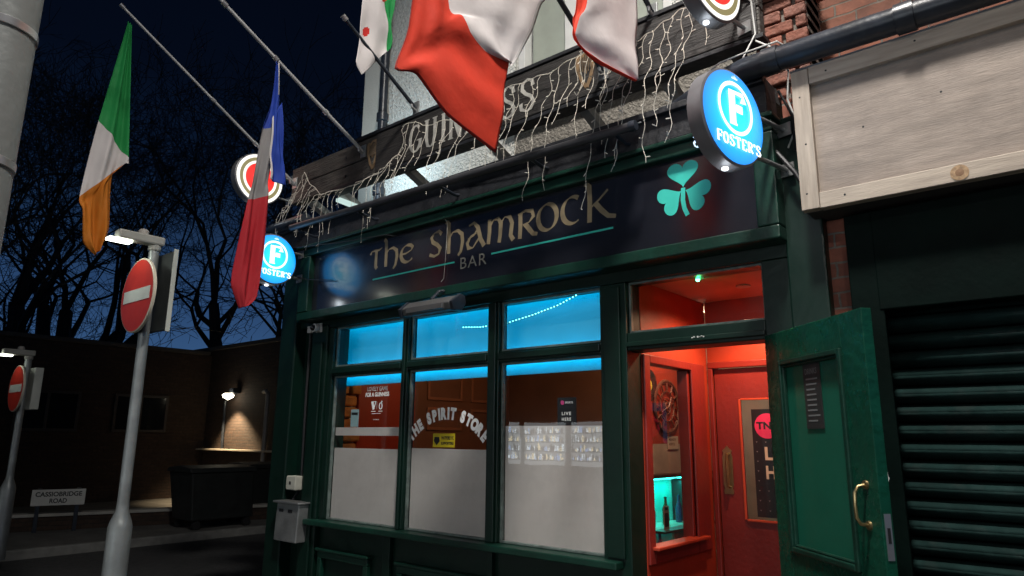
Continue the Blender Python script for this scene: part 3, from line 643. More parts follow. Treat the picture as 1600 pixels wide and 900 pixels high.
# posters and lettering stuck on the glass
def arc_text(mb, s, cx, cz, rad, a_span, size, y, bold=.03, sx=.8):
    W_ = [(.5 if c == ' ' else (.42 if c == 'I' else .8)) for c in s]; tot = sum(W_); a = a_span/2
    for c, w in zip(s, W_):
        a_m = a - a_span*(w/2)/tot; a -= a_span*w/tot
        if c == ' ': continue
        vs, fs = text2d(c, size, bold*size); x0 = min(v[0] for v in vs); x1 = max(v[0] for v in vs); th = -R(a_m)
        pts = []
        for u, v in vs:
            u = (u-(x0+x1)/2)*sx; rr = rad+v; t = R(a_m)
            pts.append((cx - rr*math.sin(t) + u*math.cos(t), y, cz + rr*math.cos(t) + u*math.sin(t)))
        mb.add(pts, fs)
mb = MB(); arc_text(mb, 'THE SPIRIT STORE', -3.575, 1.205, .475, 100, .106, .0568, .075, .76)
o = mb.build('window_lettering', white_v, None, loc=(-3.55, .056, 1.6)); tag(o, 'white arched lettering on the middle pub window', 'lettering')
mb = MB(); y = .0568
text_box(mb, 'LOVELY GAME', onwall(-4.49, 1.905, y), .25, .035, .02); text_box(mb, 'FOR A GUINNESS', onwall(-4.51, 1.86, y), .29, .035, .04)
stroke(mb, [(-4.42, 1.82), (-4.40, 1.76)], lambda u, v: (u, y, v), (.018, 0), .01); stroke(mb, [(-4.43, 1.82), (-4.375, 1.82), (-4.40, 1.76)], lambda u, v: (u, y-.0003, v), (.006, 0), .006)
stroke(mb, arc(-4.315, 1.785, .017, .024, 0, 360, 16), lambda u, v: (u, y, v), (.005, 0), .006); stroke(mb, [(-4.31, 1.81), (-4.30, 1.825)], lambda u, v: (u, y, v), (.008, 0), .006)
mb.box(-4.362, -4.36, y-.0004, y, 1.76, 1.82); mb.box(-4.43, -4.375, y-.0004, y, 1.742, 1.747); mb.box(-4.34, -4.29, y-.0004, y, 1.742, 1.747); mb.box(-4.42, -4.31, y-.0004, y, 1.725, 1.728)
text_box(mb, 'drinkaware', onwall(-4.40, 1.675, y), .07, .012, .0)
o = mb.build('window_lettering', white_v, None, loc=(-4.36, .056, 1.8)); tag(o, 'small white printed slogan on the left pub window above the white band', 'lettering')
o = B('yellow_plaque', M('yellow_card', (.55, .42, .01), .5), None, (-3.72, -3.50, .067, .071, 1.478, 1.575), bevel=0); tag(o, 'yellow card with black print under the arched window lettering', 'plaque')
mb = MB(); mb.add([(-3.705, .0665, 1.55), (-3.655, .0665, 1.55), (-3.65, .0665, 1.52), (-3.68, .0665, 1.49), (-3.71, .0665, 1.52)], [(0, 1, 2, 3, 4)])
text_box(mb, 'WATFORD FC', onwall(-3.635, 1.53, .0665), .125, .026, .05); text_box(mb, 'SUPPORTERS', onwall(-3.635, 1.495, .0665), .125, .02, .05)
mb.build('print', black_c, o)
o = B('live_sport_poster', M('black_poster', (.008, .009, .011), .4), None, (-2.60, -2.455, .067, .07, 1.628, 1.80), bevel=0); tag(o, 'small black poster with white print at the bottom of the right pub window', 'poster')
mb = MB(); text_box(mb, 'LIVE', onwall(-2.565, 1.69, .0665), .07, .02, .03, 1.3); text_box(mb, 'HERE', onwall(-2.565, 1.655, .0665), .07, .02, .03, 1.3); text_box(mb, 'SPORTS', onwall(-2.54, 1.762, .0665), .06, .012, .02)
mb.build('print', white_v, o)
mb = MB(); mb.add([(-2.56+.014*math.cos(t*.3927), .0665, 1.768+.014*math.sin(t*.3927)) for t in range(16)], [tuple(range(16))]); mb.build('logo', M('pink_logo', (.5, .05, .2), .5), o)
o = B('leaflet', M('pale_blue_card', (.25, .38, .40), .5), None, (-4.70, -4.60, .067, .07, 1.625, 1.765), bevel=0); tag(o, 'pale blue leaflet standing behind the left pub window', 'leaflet')
B('label_strip', black_c, o, (-4.69, -4.61, .0655, .0668, 1.72, 1.74), bevel=0)
o = B('dark_poster', M('dark_brown_poster', (.06, .03, .02), .5), None, (-3.02, -2.85, .0655, .068, 1.44, 1.58), bevel=0)
tag(o, 'dark brown poster at the left edge of the right pub window behind the film', 'poster')
# LED string hanging behind the upper panes
led = empty('light_string', (-3.4, .17, 2.3), 'sagging string of cyan LEDs behind the upper pub window panes', 'light string')
P_ = [(-3.50, 2.345), (-3.33, 2.33), (-3.08, 2.335), (-2.85, 2.368), (-2.64, 2.41), (-2.44, 2.475), (-2.33, 2.53)]
mb = MB(); mb.tube([(x, .135, z) for x, z in P_], .004, 6); mb.build('cord', white_c, led)
mb = MB()
for (x0, z0), (x1, z1) in zip(P_[:-1], P_[1:]):
    n_ = max(1, int(math.hypot(x1-x0, z1-z0)/.026))
    for k in range(n_):
        t = k/n_; mb.lathe([(0, -.005), (.0045, 0), (0, .005)], (x0+(x1-x0)*t, .128, z0+(z1-z0)*t), 'x', 5)
o = mb.build('bulb', emis('cyan_led', (.15, .9, .95), 9), led); o['kind'] = 'stuff'
light('led_glow', 'AREA', (-3.7, .19, 2.64), 8.5, (.0, .58, 1), 2.9, target=(-3.7, .26, 2.2), parent=led, size_y=.05)
light('led_glow', 'AREA', (-3.7, .185, 2.06), 4., (.0, .58, 1), 2.9, target=(-3.7, .31, 2.2), parent=led, size_y=.03)
light('led_glow', 'AREA', (-3.7, .185, 2.13), 1.5, (.0, .58, 1), 2.9, target=(-3.7, .31, 1.95), parent=led, size_y=.03)

# ---- interior things
def clock():
    c = empty('wall_clock', (-2.88, 2.10, 1.83), 'rusty skeleton gear wall clock seen through the vestibule window', 'clock')
    mb = MB(); r = .225
    rust = M('rusty_iron', (.13, .05, .03), .6, .3, var=.4, vs=20)
    def ring(r_, w):
        pts = [(-2.885, 2.10+r_*math.cos(2*PI*k/40), 1.83+r_*math.sin(2*PI*k/40)) for k in range(41)]; mb.tube(pts, w, 6, cap=False)
    ring(r, .014); ring(r*.93, .006); ring(r*.58, .007); ring(r*.15, .012); ring(r*.3, .005)
    for k in range(12):
        a = R(30*k); mb.tube([(-2.88, 2.10+r*.62*math.cos(a), 1.83+r*.62*math.sin(a)), (-2.88, 2.10+r*.92*math.cos(a), 1.83+r*.92*math.sin(a))], .008, 5)
    for k in range(3):
        a = R(120*k+15); mb.tube([(-2.885, 2.10, 1.83), (-2.885, 2.10+r*.6*math.cos(a), 1.83+r*.6*math.sin(a))], .006, 5)
    mb.build('frame', rust, c, smooth=True)
    mb = MB()
    for a, L in ((60, .1), (200, .15)): mb.tube([(-2.865, 2.10, 1.83), (-2.865, 2.10+L*math.cos(R(a)), 1.83+L*math.sin(R(a)))], [.007, .003], 5)
    mb.build('hand', M('pale_hand', (.3, .15, .1), .5), c)
clock()
rc = MB().lathe([(.14, 0), (.14, .004), (.05, .005)], (-2.895, 1.80, 2.0), 'x', 40).build('vinyl_record', M('black_vinyl', (.01, .01, .01), .25), None, smooth=True, loc=(-2.895, 1.8, 2.0)); tag(rc, 'black vinyl record with yellow label on the red bar wall', 'record')
MB().lathe([(.05, .006), (.0, .008)], (-2.895, 1.80, 2.0), 'x', 30).build('label_disc', M('yellow_label', (.6, .45, .05), .5), rc)
ps = MB().box(-2.896, -2.89, 2.10, 2.30, 1.46, 1.575).build('plaque', M('cream_plaque', (.5, .42, .3), .5), None, bevel=.003, loc=(-2.893, 2.2, 1.46)); tag(ps, 'small cream plaque hung below the rusty clock', 'plaque')
mb = MB()
for i, (s_, w_) in enumerate((('MESSAGE IN', .13), ('A BOTTLE', .11))): text_box(mb, s_, lambda u, v, i=i: (-2.889, 2.12+u, 1.535-i*.04+v), w_, .022, .02)
mb.build('print', M('brown_print', (.12, .05, .03), .6), ps)
sf = empty('shelf_unit', (-2.85, 2.1, .3), 'teal lit glass shelves below the clock in the bar', 'shelf')
glow = M('teal_back', (.10, .55, .50), .4)
B('back_panel', glow, sf, (-2.897, -2.885, 1.3, 2.6, .1, 1.23), bevel=0)
B('shelf', M('glass_shelf', (.3, .7, .65), .1), sf, (-2.88, -2.66, 1.35, 2.5, .865, .875), (-2.88, -2.66, 1.35, 2.5, .60, .61), bevel=.002)
B('upright', black_c, sf, (-2.88, -2.66, 2.12, 2.15, .1, 1.22), (-2.88, -2.66, 2.42, 2.45, .1, 1.22), (-2.7, -2.66, 2.15, 2.42, 1.04, 1.055))
o = B('led_strip', emis('teal_led', (.05, 1, .85), 5), sf, (-2.87, -2.86, 1.4, 2.4, 1.215, 1.225), (-2.87, -2.86, 1.4, 2.4, .855, .863), bevel=0)
light('shelf_glow', 'AREA', (-2.79, 1.95, 1.20), 3.2, (.03, 1, .82), .9, target=(-2.84, 1.95, .6), parent=sf, size_y=.05)
# menu card on the vestibule sill level
o = B('menu_card', M('cream_menu_card', (.42, .36, .24), .6), None, (-2.42, -2.37, .99, 1.0, .86, 1.0), bevel=0)
bpy.data.objects.remove(o)
mc = MB().box(-2.60, -2.594, 1.42, 1.50, .878, 1.05).build('menu_card', _M['cream_menu_card'], None, loc=(-2.6, 1.46, .878)); tag(mc, 'narrow cream menu card standing on the teal lit shelf', 'menu card')
B('print', black_c, mc, (-2.5935, -2.593, 1.43, 1.49, .9, 1.0), (-2.5935, -2.593, 1.44, 1.48, 1.02, 1.04), bevel=0)
B('shelf_ledge', M('dark_wood'), sf, (-2.66, -2.55, 1.35, 2.3, .86, .876), bevel=.002)
# teal / purple bits: bottles on the shelves
random.seed(9)
for i in range(9):
    yb = 1.42+i*.115; zb = .876 if i % 2 else .611; c_ = random.choice(((.03, .1, .06), (.12, .05, .02), (.02, .05, .12), (.2, .2, .15)))
    o = MB().lathe([(.026, 0), (.028, .01), (.028, .12), (.012, .16), (.010, .20), (.013, .205), (.013, .215)], (-2.76, yb, zb), 'z', 12).build('bottle', M('bottle_%d' % (i % 4), c_, .1), None, smooth=True, loc=(-2.76, yb, zb))
    tag(o, 'small spirit bottle on the teal lit shelves in the bar', 'bottle', 'bottles on the teal lit shelves')
# TNT poster behind the inner door glass
tp = B('live_sport_poster', M('black_poster'), None, (-1.765, -1.32, 1.126, 1.13, 1.06, 1.75), bevel=0); tag(tp, 'tall black poster with pink disc behind the inner red door glass', 'poster')
mb = MB(); mb.add([(-1.665+.082*math.cos(2*PI*t/32), 1.1255, 1.64+.082*math.sin(2*PI*t/32)) for t in range(32)], [tuple(range(32))]); mb.build('disc', M('hot_pink', (.75, .03, .14), .5), tp)
mb = MB(); text_box(mb, 'TNT', onwall(-1.735, 1.618, 1.1245), .145, .048, .04); mb.build('disc_lettering', black_c, tp)
mb = MB(); text_box(mb, 'LIVE', onwall(-1.69, 1.42, 1.1252), .30, .085, .03, 1.5); text_box(mb, 'HERE', onwall(-1.69, 1.30, 1.1252), .30, .085, .03, 1.5)
mb.build('lettering', M('cream_lettering', (.65, .55, .42), .5), tp)
mb = MB()
for i in range(7):
    for j in range(8):
        x, z = -1.74+i*.06, 1.10+j*.062
        if 1.27 < z < 1.53 and x > -1.70: continue
        mb.add([(x-.006, 1.1252, z+.005), (x+.006, 1.1252, z+.005), (x, 1.1252, z-.004)], [(0, 1, 2)])
mb.build('dot_pattern', M('grey_dots', (.25, .22, .22), .5), tp)
B('inner_room_wall', M('pale_inner_wall', (.35, .33, .28), .8), pub, (-2.9, -1.2, 2.95, 3.0, .06, 2.7), bevel=0)
# vestibule ceiling things
sp = empty('ceiling_spotlight', (-1.53, .48, 2.5), 'small bright recessed spotlight in the vestibule ceiling', 'light fitting')
MB().lathe([(.042, .005), (.046, -.004), (.034, -.006)], (-1.60, .70, 2.5), 'z', 24).build('trim', white_c, sp, smooth=True)
MB().lathe([(.032, -.003), (.0, -.004)], (-1.60, .70, 2.5), 'z', 24).build('lens', emis('warm_spot', (1, .75, .45), 25), sp)
light('vestibule_lamp', 'SPOT', (-1.60, .70, 2.47), 72, (1, .58, .33), .03, target=(-1.62, .55, 0), parent=sp, spot=150)
el = empty('emergency_light', (-1.5, .185, 2.45), 'dark ceiling light bar with a green indicator behind the fanlight', 'light fitting')
MB().box(-1.68, -1.30, .165, .205, 2.462, 2.503).build('housing', M('grey_housing', (.2, .12, .1), .5), el, bevel=.008)
MB().lathe([(.012, 0), (.008, -.012), (0, -.014)], (-1.67, .185, 2.462), 'z', 12).build('indicator', emis('green_led', (.05, 1, .3), 30), el)
light('indicator_glow', 'POINT', (-1.67, .20, 2.43), .2, (.05, 1, .3), .01, parent=el)
# warm lamps in the bar
for i, (x, yy, en) in enumerate(((-4.4, 1.3, 9), (-3.5, 2.1, 9))):
    pl_ = empty('pendant_lamp', (x, yy, 2.5), ('warm pendant lamp near the stone pier in the bar', 'warm pendant lamp near the back of the bar')[i], 'lamp', 'warm lamps in the bar')
    MB().lathe([(.02, .14), (.09, .02), (.10, 0)], (x, yy, 2.5), 'z', 24).build('shade', black_pl, pl_, smooth=True)
    MB().tube([(x, yy, 2.64), (x, yy, 2.70)], .006, 6).build('cord', black_c, pl_)
    light('bar_lamp', 'POINT', (x, yy, 2.44), en, (1, .55, .28), .06, parent=pl_)
cl = empty('ceiling_lamp', (-2.45, 1.9, 2.6), 'warm lamp over the clock corner of the bar', 'lamp')
MB().lathe([(.06, .1), (.06, .02), (.05, 0)], (-2.45, 1.9, 2.6), 'z', 20).build('housing', white_c, cl, smooth=True)
light('clock_corner_lamp', 'POINT', (-2.45, 1.8, 2.5), 30, (1, .66, .45), .05, parent=cl)

# ---- floodlight on flat roof
fd = empty('floodlight', (-4.8, .05, 3.86), 'floodlight fixed to the back of the timber beam lighting the upper wall', 'light fitting')
MB().box(-4.92, -4.68, .02, .07, 3.86, 3.99).build('housing', black_pl, fd, bevel=.01)
light('flood', 'AREA', (-4.8, .09, 3.93), 11, (.62, .86, 1), .16, target=(-4.85, .7, 4.35), parent=fd)
tb = empty('glowing_strut', (-4.9, .3, 3.72), 'pale strut made to glow, sloping under the left part of the beam', 'light fitting')  # white beam strut, emission stands in for the light falling on it
MB().add([(-5.04, .02, 3.66), (-4.98, .02, 3.66), (-4.70, .56, 3.50), (-4.76, .56, 3.50), (-5.04, .02, 3.63), (-4.98, .02, 3.63), (-4.70, .56, 3.47), (-4.76, .56, 3.47)], [(0, 1, 2, 3), (4, 7, 6, 5), (0, 4, 5, 1), (1, 5, 6, 2), (2, 6, 7, 3), (3, 7, 4, 0)]).build('glowing_body', emis('strut_glow', (.72, .95, .9), .8), tb)

# ================================================================== FLAGS AND POLES
steel_p = M('flagpole_steel', (.42, .42, .42), .5, .4, var=.15)
def flagpole(x, y0, z0, slope, ymax, r, mat, label, joints=()):
    p = empty('flagpole', (x, y0, z0), label, 'flagpole', 'flagpoles on the pub front')
    e_ = (x, -ymax, z0+slope*(ymax+y0))
    MB().tube([(x, y0, z0), e_], [r, r*.8], 10).build('shaft', mat, p, smooth=True)
    mb = MB(); d = Vector((0, -1, slope)).normalized()
    for j in joints:
        q = Vector((x, y0, z0))+d*j; mb.tube([q-d*.02, q+d*.02], r*1.4, 10)
    mb.tube([Vector(e_)-d*.01, Vector(e_)+d*.03], r*1.3, 10)
    mb.build('collar', metal_s, p, smooth=True)
    mb = MB(); mb.box(x-.035, x+.035, y0-.0, y0+.012, z0-.05, z0+.06); mb.tube([(x, y0+.01, z0-.02), (x, y0-.04, z0-.005), (x, y0-.05, z0+.03)], .012, 8)
    mb.build('bracket', metal_g, p, bevel=.003)
    return p
flagpole(-5.55, -.10, 3.89, .607, 1.75, .013, steel_p, 'steel flagpole at the far left beam end with the green, white and orange flag', (.5, 1.0))
flagpole(-4.525, -.10, 3.937, .5425, 2.1, .015, steel_p, 'steel flagpole right of the beam end carrying the blue white and red flag', (.45, 1.0, 1.5))
MB_ = flagpole(-3.87, -.10, 4.13, .60, .82, .016, black_pl, 'short dark pole rising from the beam beside the big red flag')
flagpole(-2.10, -.112, 3.81, .57, 2.3, .018, black_pl, 'dark flagpole from the beam carrying the large red and white flag')
flagpole(-1.75, -.10, 4.09, .57, 1.5, .016, black_pl, 'dark flagpole at the right of the beam carrying the white flag with a red edge')
flagpole(-3.87, .69, 4.9, .5, .95, .016, black_pl, 'dark flagpole on the upper wall carrying the green and white flag with a red crescent')

def cloth_mat(name, col):
    return M(name, col, .75, var=.07, vs=5, bump=.25, bs=16, transl=.38, bdist=.012)
c_green = cloth_mat('green_cloth', (.012, .30, .07)); c_white = cloth_mat('white_cloth', (.70, .66, .65)); c_orange = cloth_mat('orange_cloth', (.62, .20, .012))
c_red = cloth_mat('red_cloth', (.62, .025, .018)); c_blue = cloth_mat('blue_cloth', (.015, .06, .42)); c_redo = cloth_mat('orange_red_cloth', (.70, .045, .015)); c_grey = cloth_mat('greyed_white_cloth', (.30, .29, .29)); c_dred = cloth_mat('deep_red_cloth', (.50, .018, .03))
def flag_panel(mb, X, rows, colour, amp=.03, freq=2., ph=0., nu=28, nv=14, slant=0.):
    """rows: list of rows of (y, z) control points; colour(u, v) -> material slot"""
    nr = len(rows); nc = len(rows[0])
    def cat(a, b, c, d, t):
        return .5*((2*b)+(-a+c)*t+(2*a-5*b+4*c-d)*t*t+(-a+3*b-3*c+d)*t**3)
    def pt(i, u):
        if nc == 2: return Vector(rows[i][0]).lerp(Vector(rows[i][1]), u)
        t = u*(nc-1); k = min(int(t), nc-2); return Vector(rows[i][k]).lerp(Vector(rows[i][k+1]), t-k)
    NV = (nr-1)*nv; vs = []
    for j in range(NV+1):
        t = j/nv; k = min(int(t), nr-2); f = t-k
        for i in range(nu+1):
            u = i/nu
            a, b, c, d = pt(max(k-1, 0), u), pt(k, u), pt(k+1, u), pt(min(k+2, nr-1), u)
            lin = b.lerp(c, f); q = lin*.45 + Vector((cat(a.x, b.x, c.x, d.x, f), cat(a.y, b.y, c.y, d.y, f)))*.55 if nr > 2 else lin
            V = j/NV
            fold = math.sin(2*PI*(u*freq+ph+.35*math.sin(V*5+ph))) + .30*math.sin(2*PI*(u*freq*2.3+V*.8+ph*2)) + .12*math.sin(2*PI*(V*2.1+u*1.3+ph))
            env = min(1, .35+V*2)
            vs.append((X + amp*env*fold + slant*(u-.5), q.x + amp*.06*math.sin(9*V+6*u), q.y + amp*.06*math.sin(11*u+3*V)))
    fs = []; mi = []
    for j in range(NV):
        for i in range(nu):
            fs.append((j*(nu+1)+i, j*(nu+1)+i+1, (j+1)*(nu+1)+i+1, (j+1)*(nu+1)+i)); mi.append(colour((i+.5)/nu, (j+.5)/NV*(nr-1)))
    b0 = len(mb.v); mb.v += vs; mb.f += [tuple(a+b0 for a in f) for f in fs]; mb.mi += mi
def flag(name_label, loc, mats, panels):
    mb = MB()
    for p in panels: flag_panel(mb, **p)
    o = mb.build('flag', mats, None, smooth='cloth', loc=loc)
    so = o.modifiers.new('thick', 'SOLIDIFY'); so.thickness = .0016; so.offset = 0
    return tag(o, name_label, 'flag', 'flags hanging over the pub front')
flag('green, white and orange flag hanging limp at the far left', (-5.55, -1.7, 4.78), [c_green, c_white, c_orange],
     [dict(X=-5.55, rows=[[(-1.701, 4.79), (-1.672, 4.775)], [(-1.8, 3.899), (-1.571, 3.661)], [(-1.853, 3.264), (-1.572, 3.629)], [(-1.831, 3.156), (-1.649, 3.499)], [(-1.793, 2.929), (-1.628, 3.077)], [(-1.705, 2.845), (-1.676, 2.891)]],
           colour=lambda u, v: 0 if v < 1 else (1 if v < 2 else 2), amp=.028, freq=1.6, ph=.3)])
flag('blue, white and red flag hanging in a narrow fold before the pub corner', (-4.525, -.96, 4.37), [c_blue, c_grey, c_dred, c_white],
     [dict(X=-4.525, rows=[[(-.975, 4.40), (-.945, 4.385)], [(-.989, 4.016), (-.916, 4.121)], [(-1.033, 3.81), (-.898, 3.86)], [(-1.075, 3.374), (-.939, 3.42)], [(-1.102, 3.218), (-.933, 3.3)], [(-1.135, 2.825), (-.943, 2.794)], [(-1.147, 2.59), (-.962, 2.524)], [(-1.076, 2.425), (-1.02, 2.449)]],
           colour=lambda u, v: (3 if (v < .9 and u > .72) else 0) if v < 2 else (1 if v < 4 else 2), amp=.022, freq=1.3, ph=.1),
      dict(X=-4.48, rows=[[(-.985, 3.90), (-.917, 4.05)], [(-.975, 3.60), (-.867, 3.653)], [(-.964, 3.411), (-.822, 3.393)]], colour=lambda u, v: 3 if u < .16 else 0, amp=.012, freq=1.2, ph=.6)])
flag('large red and white flag hanging in the middle over the beam lettering', (-2.10, -1.2, 4.5), [c_redo, c_white, cloth_mat('hem_white_cloth', (.5, .48, .47)), cloth_mat('hem_red_cloth', (.35, .02, .012))],
     [dict(X=-2.10, rows=[[(-1.70, 4.71), (-1.45, 4.57), (-.60, 4.09)], [(-1.66, 4.0), (-1.53, 3.95), (-.62, 4.10)], [(-1.711, 3.326), (-1.467, 3.541), (-.739, 3.962)], [(-1.788, 3.079), (-1.393, 3.539), (-.816, 3.781)], [(-1.661, 3.108), (-1.332, 3.473), (-.888, 3.647)], [(-1.458, 2.995), (-1.205, 3.44), (-.953, 3.522)], [(-1.121, 2.923), (-1.021, 3.464), (-1.01, 3.443)]],
           colour=lambda u, v: 2 if u > .97 else (3 if u < .02 else (0 if u < .5 else 1)), amp=.010, freq=2.1, ph=.2, nu=64)])
def alg_col(u, v):
    # crescent and star near the join of the two colours
    a = (u-.50); b = (v-.62)
    if a*a/(.30*.30)+b*b/(.42*.42) < 1 and (a-.10)**2/(.24*.24)+(b+.06)**2/(.34*.34) > 1: return 2
    if (u-.14)**2/(.07**2)+(v-2.0)**2/(.16**2) < 1: return 2
    return 1 if u < .5 else 0
flag('narrow green and white flag with red crescent left of the large red flag', (-3.87, -.5, 5.3), [c_green, c_white, c_red],
     [dict(X=-3.87, rows=[[(-.671, 5.58), (-.512, 5.50), (-.384, 5.43)], [(-.675, 4.8), (-.475, 4.909), (-.367, 4.968)], [(-.68, 4.526), (-.43, 4.69), (-.375, 4.763)], [(-.715, 4.26), (-.407, 4.539), (-.391, 4.586)], [(-.656, 4.176), (-.411, 4.493), (-.40, 4.521)]],
           colour=alg_col, amp=.02, freq=1.2, ph=.5, nu=40, nv=18)])
flag('white flag with a red left edge hanging right of the large red flag', (-1.75, -.6, 4.3), [c_redo, c_white],
     [dict(X=-1.75, rows=[[(-.90, 4.545), (-.79, 4.48), (-.26, 4.18)], [(-.92, 3.729), (-.825, 3.781), (-.277, 4.079)], [(-.945, 3.607), (-.905, 3.635), (-.285, 3.949)], [(-.946, 3.528), (-.935, 3.533), (-.3, 3.816)], [(-.908, 3.482), (-.896, 3.488), (-.307, 3.711)], [(-.732, 3.467), (-.688, 3.487), (-.311, 3.627)], [(-.332, 3.53), (-.324, 3.538), (-.316, 3.553)]],
           colour=lambda u, v: 0 if u < .5 else 1, amp=.008, freq=1.5, ph=.15, nu=56)])

# ================================================================== ICICLE LIGHTS
def icicle(name_label, top, spec, seed):
    """top: list of (x, y, z) cable points; spec: list of (fraction along, drop length)"""
    random.seed(seed)
    s = empty('icicle_lights', top[0], name_label, 'light string', 'unlit icicle light strings on the beam')
    T_ = [Vector(p) for p in top]; L = [0]
    for a, b in zip(T_[:-1], T_[1:]): L.append(L[-1]+(b-a).length)
    def at(f):
        d = f*L[-1]
        for i in range(len(T_)-1):
            if d <= L[i+1]: return T_[i].lerp(T_[i+1], (d-L[i])/(L[i+1]-L[i]))
        return T_[-1]
    mb = MB(); pts = []
    for i in range(60):
        f = i/59; p = at(f).copy(); p.z += .008*math.sin(f*50); pts.append(p)
    mb.tube(pts, .003, 5); mb.build('cable', wire_m, s)
    for f, dl in spec:
        p = at(f).copy(); mb = MB(); pts = [p.copy()]; ph = random.uniform(0, 6); n = max(4, int(dl/.035)); dx = random.uniform(-.10, .02)
        wob = random.uniform(.004, .015)
        for k in range(1, n+1):
            pts.append(Vector((p.x+dx*k/n*dl/.4+wob*math.sin(k*1.1+ph), p.y-.01+wob*.6*math.cos(k*.8+ph)-.10*min(1, max(0, (3.78-(p.z-dl*k/n))/.3)), p.z-dl*k/n)))
        mb.tube(pts, .0016, 5)
        for k in range(2, n+1, 3):
            q = pts[k]; a = random.uniform(0, 6.28); d = Vector((math.cos(a)*.9, -abs(math.sin(a))*.4, random.uniform(-.7, .3))).normalized()
            mb.tube([q, q+d*.016, q+d*.028], [.002, .0032, .0024], 5)
        mb.build('strand', wire_m, s)
random.seed(21)
def specs(groups):
    o = []
    for f0, f1, n, l0, l1 in groups:
        for i in range(n): o.append((f0+(f1-f0)*(i+random.random()*.8)/n, random.uniform(l0, l1)))
    return o
icicle('tangled cream icicle lights drooping at the left end of the beam', [(-5.66, -.12, 3.50), (-5.5, -.14, 3.70), (-5.30, -.16, 3.92), (-5.18, -.17, 3.78), (-5.0, -.17, 3.64), (-4.6, -.15, 3.62), (-4.2, -.15, 3.66), (-3.95, -.14, 3.80)], specs([(.0, .22, 5, .2, .45), (.22, .62, 12, .2, .6), (.62, 1, 8, .2, .65)]), 3)
icicle('cream icicle lights hanging under the beam lettering', [(-3.98, -.14, 3.99), (-3.8, -.16, 3.98), (-3.70, -.17, 3.90), (-3.3, -.16, 3.86), (-2.9, -.16, 3.94), (-2.5, -.15, 3.93), (-2.2, -.15, 3.98)], specs([(.0, .16, 4, .35, .75), (.18, .5, 6, .3, .75), (.52, 1, 11, .3, .95)]), 5)
icicle('cream icicle lights hanging from the right part of the beam by the ringed sign', [(-2.25, -.15, 3.99), (-2.0, -.16, 3.92), (-1.8, -.16, 3.90), (-1.55, -.16, 3.98), (-1.35, -.15, 4.02)], specs([(.0, .3, 5, .3, .8), (.3, 1, 10, .3, 1.05)]), 8)
mb = MB(); mb.tube([(-5.6, -.3, 3.19), (-4.6, -.2, 3.12), (-4.1, -.16, 3.10), (-4.0, -.12, 3.08)], .004, 6); mb.tube([(-5.5, -.20, 2.98), (-5.1, -.16, 2.88), (-4.8, -.12, 2.84)], .004, 6)
o = mb.build('cable', black_c, None, loc=(-5, -.2, 3.1)); tag(o, 'thin black cables looping across the left end of the sign panel', 'cable')
mb = MB(); mb.tube([(-3.455, -.152, 3.12), (-3.452, -.115, 3.08), (-3.46, -.112, 2.9), (-3.475, -.112, 2.67), (-3.50, -.115, 2.645)], .0014, 5)
o = mb.build('cable', wire_m, None, loc=(-3.58, -.11, 2.9)); tag(o, 'thin pale wire hanging down over the first letters of the sign', 'cable')
mb = MB(); mb.tube([(-3.2, -.19, 3.345), (-2.6, -.205, 3.325), (-2.2, -.205, 3.33), (-1.8, -.19, 3.35)], .004, 6)
o = mb.build('cable', white_c, None, loc=(-2.5, -.2, 3.3)); tag(o, 'white cable sagging along the black board under the gutter', 'cable')

# ================================================================== NEIGHBOUR SHOP
shop = empty('neighbouring_shop', (0, .05, 0), 'shuttered shop with brick pier right of the pub', 'shop')
bk = brick_mat('red_brick', (.24, .075, .045), (.17, .06, .042), (.16, .14, .12))
B('brick_pier', bk, shop, (-1.07, -.785, .02, .45, 0, 3.33), bevel=.004)
# laid brick courses on the visible upper pier
random.seed(2); mb = MB(); z = 3.36; r_ = 0
while z < 4.9:
    off = 0 if r_ % 2 else .06
    x = -1.19-off
    while x < -.90:
        x1 = min(x+.215, -.90); x0 = max(x, -1.19)
        if x1-x0 > .02: mb.box(x0, x1-.010, .03+random.uniform(-.01, .012), .3, z, z+.064)
        x += .225
    z += .075; r_ += 1
mb.build('brick_pier_top', M('worn_red_brick', (.20, .068, .042), .85, var=.5, vs=10, bump=.8, bs=30, dirt=(.10, .06, .05), dirt_amt=.4), shop, bevel=.008)
B('pier_mortar', M('mortar', (.14, .12, .10), .9, bump=.5), shop, (-1.18, -.91, .06, .31, 3.34, 4.9), bevel=0)
B('brick_corbel', M('worn_red_brick'), shop, (-1.25, -.86, -.03, .3, 4.0, 4.10), (-1.22, -.88, -.06, .3, 4.11, 4.2), bevel=.01)
B('upper_brick_wall', brick_mat('dark_brick', (.20, .07, .04), (.13, .05, .03), (.12, .1, .08)), shop, (-1.08, 3, .46, .7, 2.6, 7.5), bevel=0)
B('side_return', render_s, shop, (-1.2, -1.12, .31, .69, 3.40, 4.9), bevel=0)
sh_g = M('dark_green_steel', (.0012, .005, .004), .6, .0, spec=.06, var=.3, vs=6, bump=.1, bs=30)
sh_s = M('dark_green_shutter', (.012, .029, .027), .33, .0, var=.35, vs=7, bump=.3, bs=18, dirt=(.03, .04, .038), dirt_amt=.33, dirt_scale=6)
B('shutter_guide', sh_g, shop, (-.78, -.685, -.06, .12, 0, 2.6), (-.80, -.665, -.075, -.062, 0, 2.6), bevel=.006)
B('shutter_box_shade', sh_g, shop, (-.684, 1.6, -.08, .03, 2.13, 2.60), bevel=.006)  # housing drawn down as a dark sheet, standing for the sign board's shade
mb = MB(); prof = []; z = 0.; pitch_ = .0815
while z < 2.32:
    for f, yy in ((0, .095), (.10, .082), (.22, .06), (.38, .045), (.55, .040), (.70, .046), (.84, .062), (.93, .085)): prof.append((yy, z+f*pitch_))
    z += pitch_
vs = []; 
for yy, zz in prof: vs += [(-.70, yy, zz), (1.6, yy, zz)]
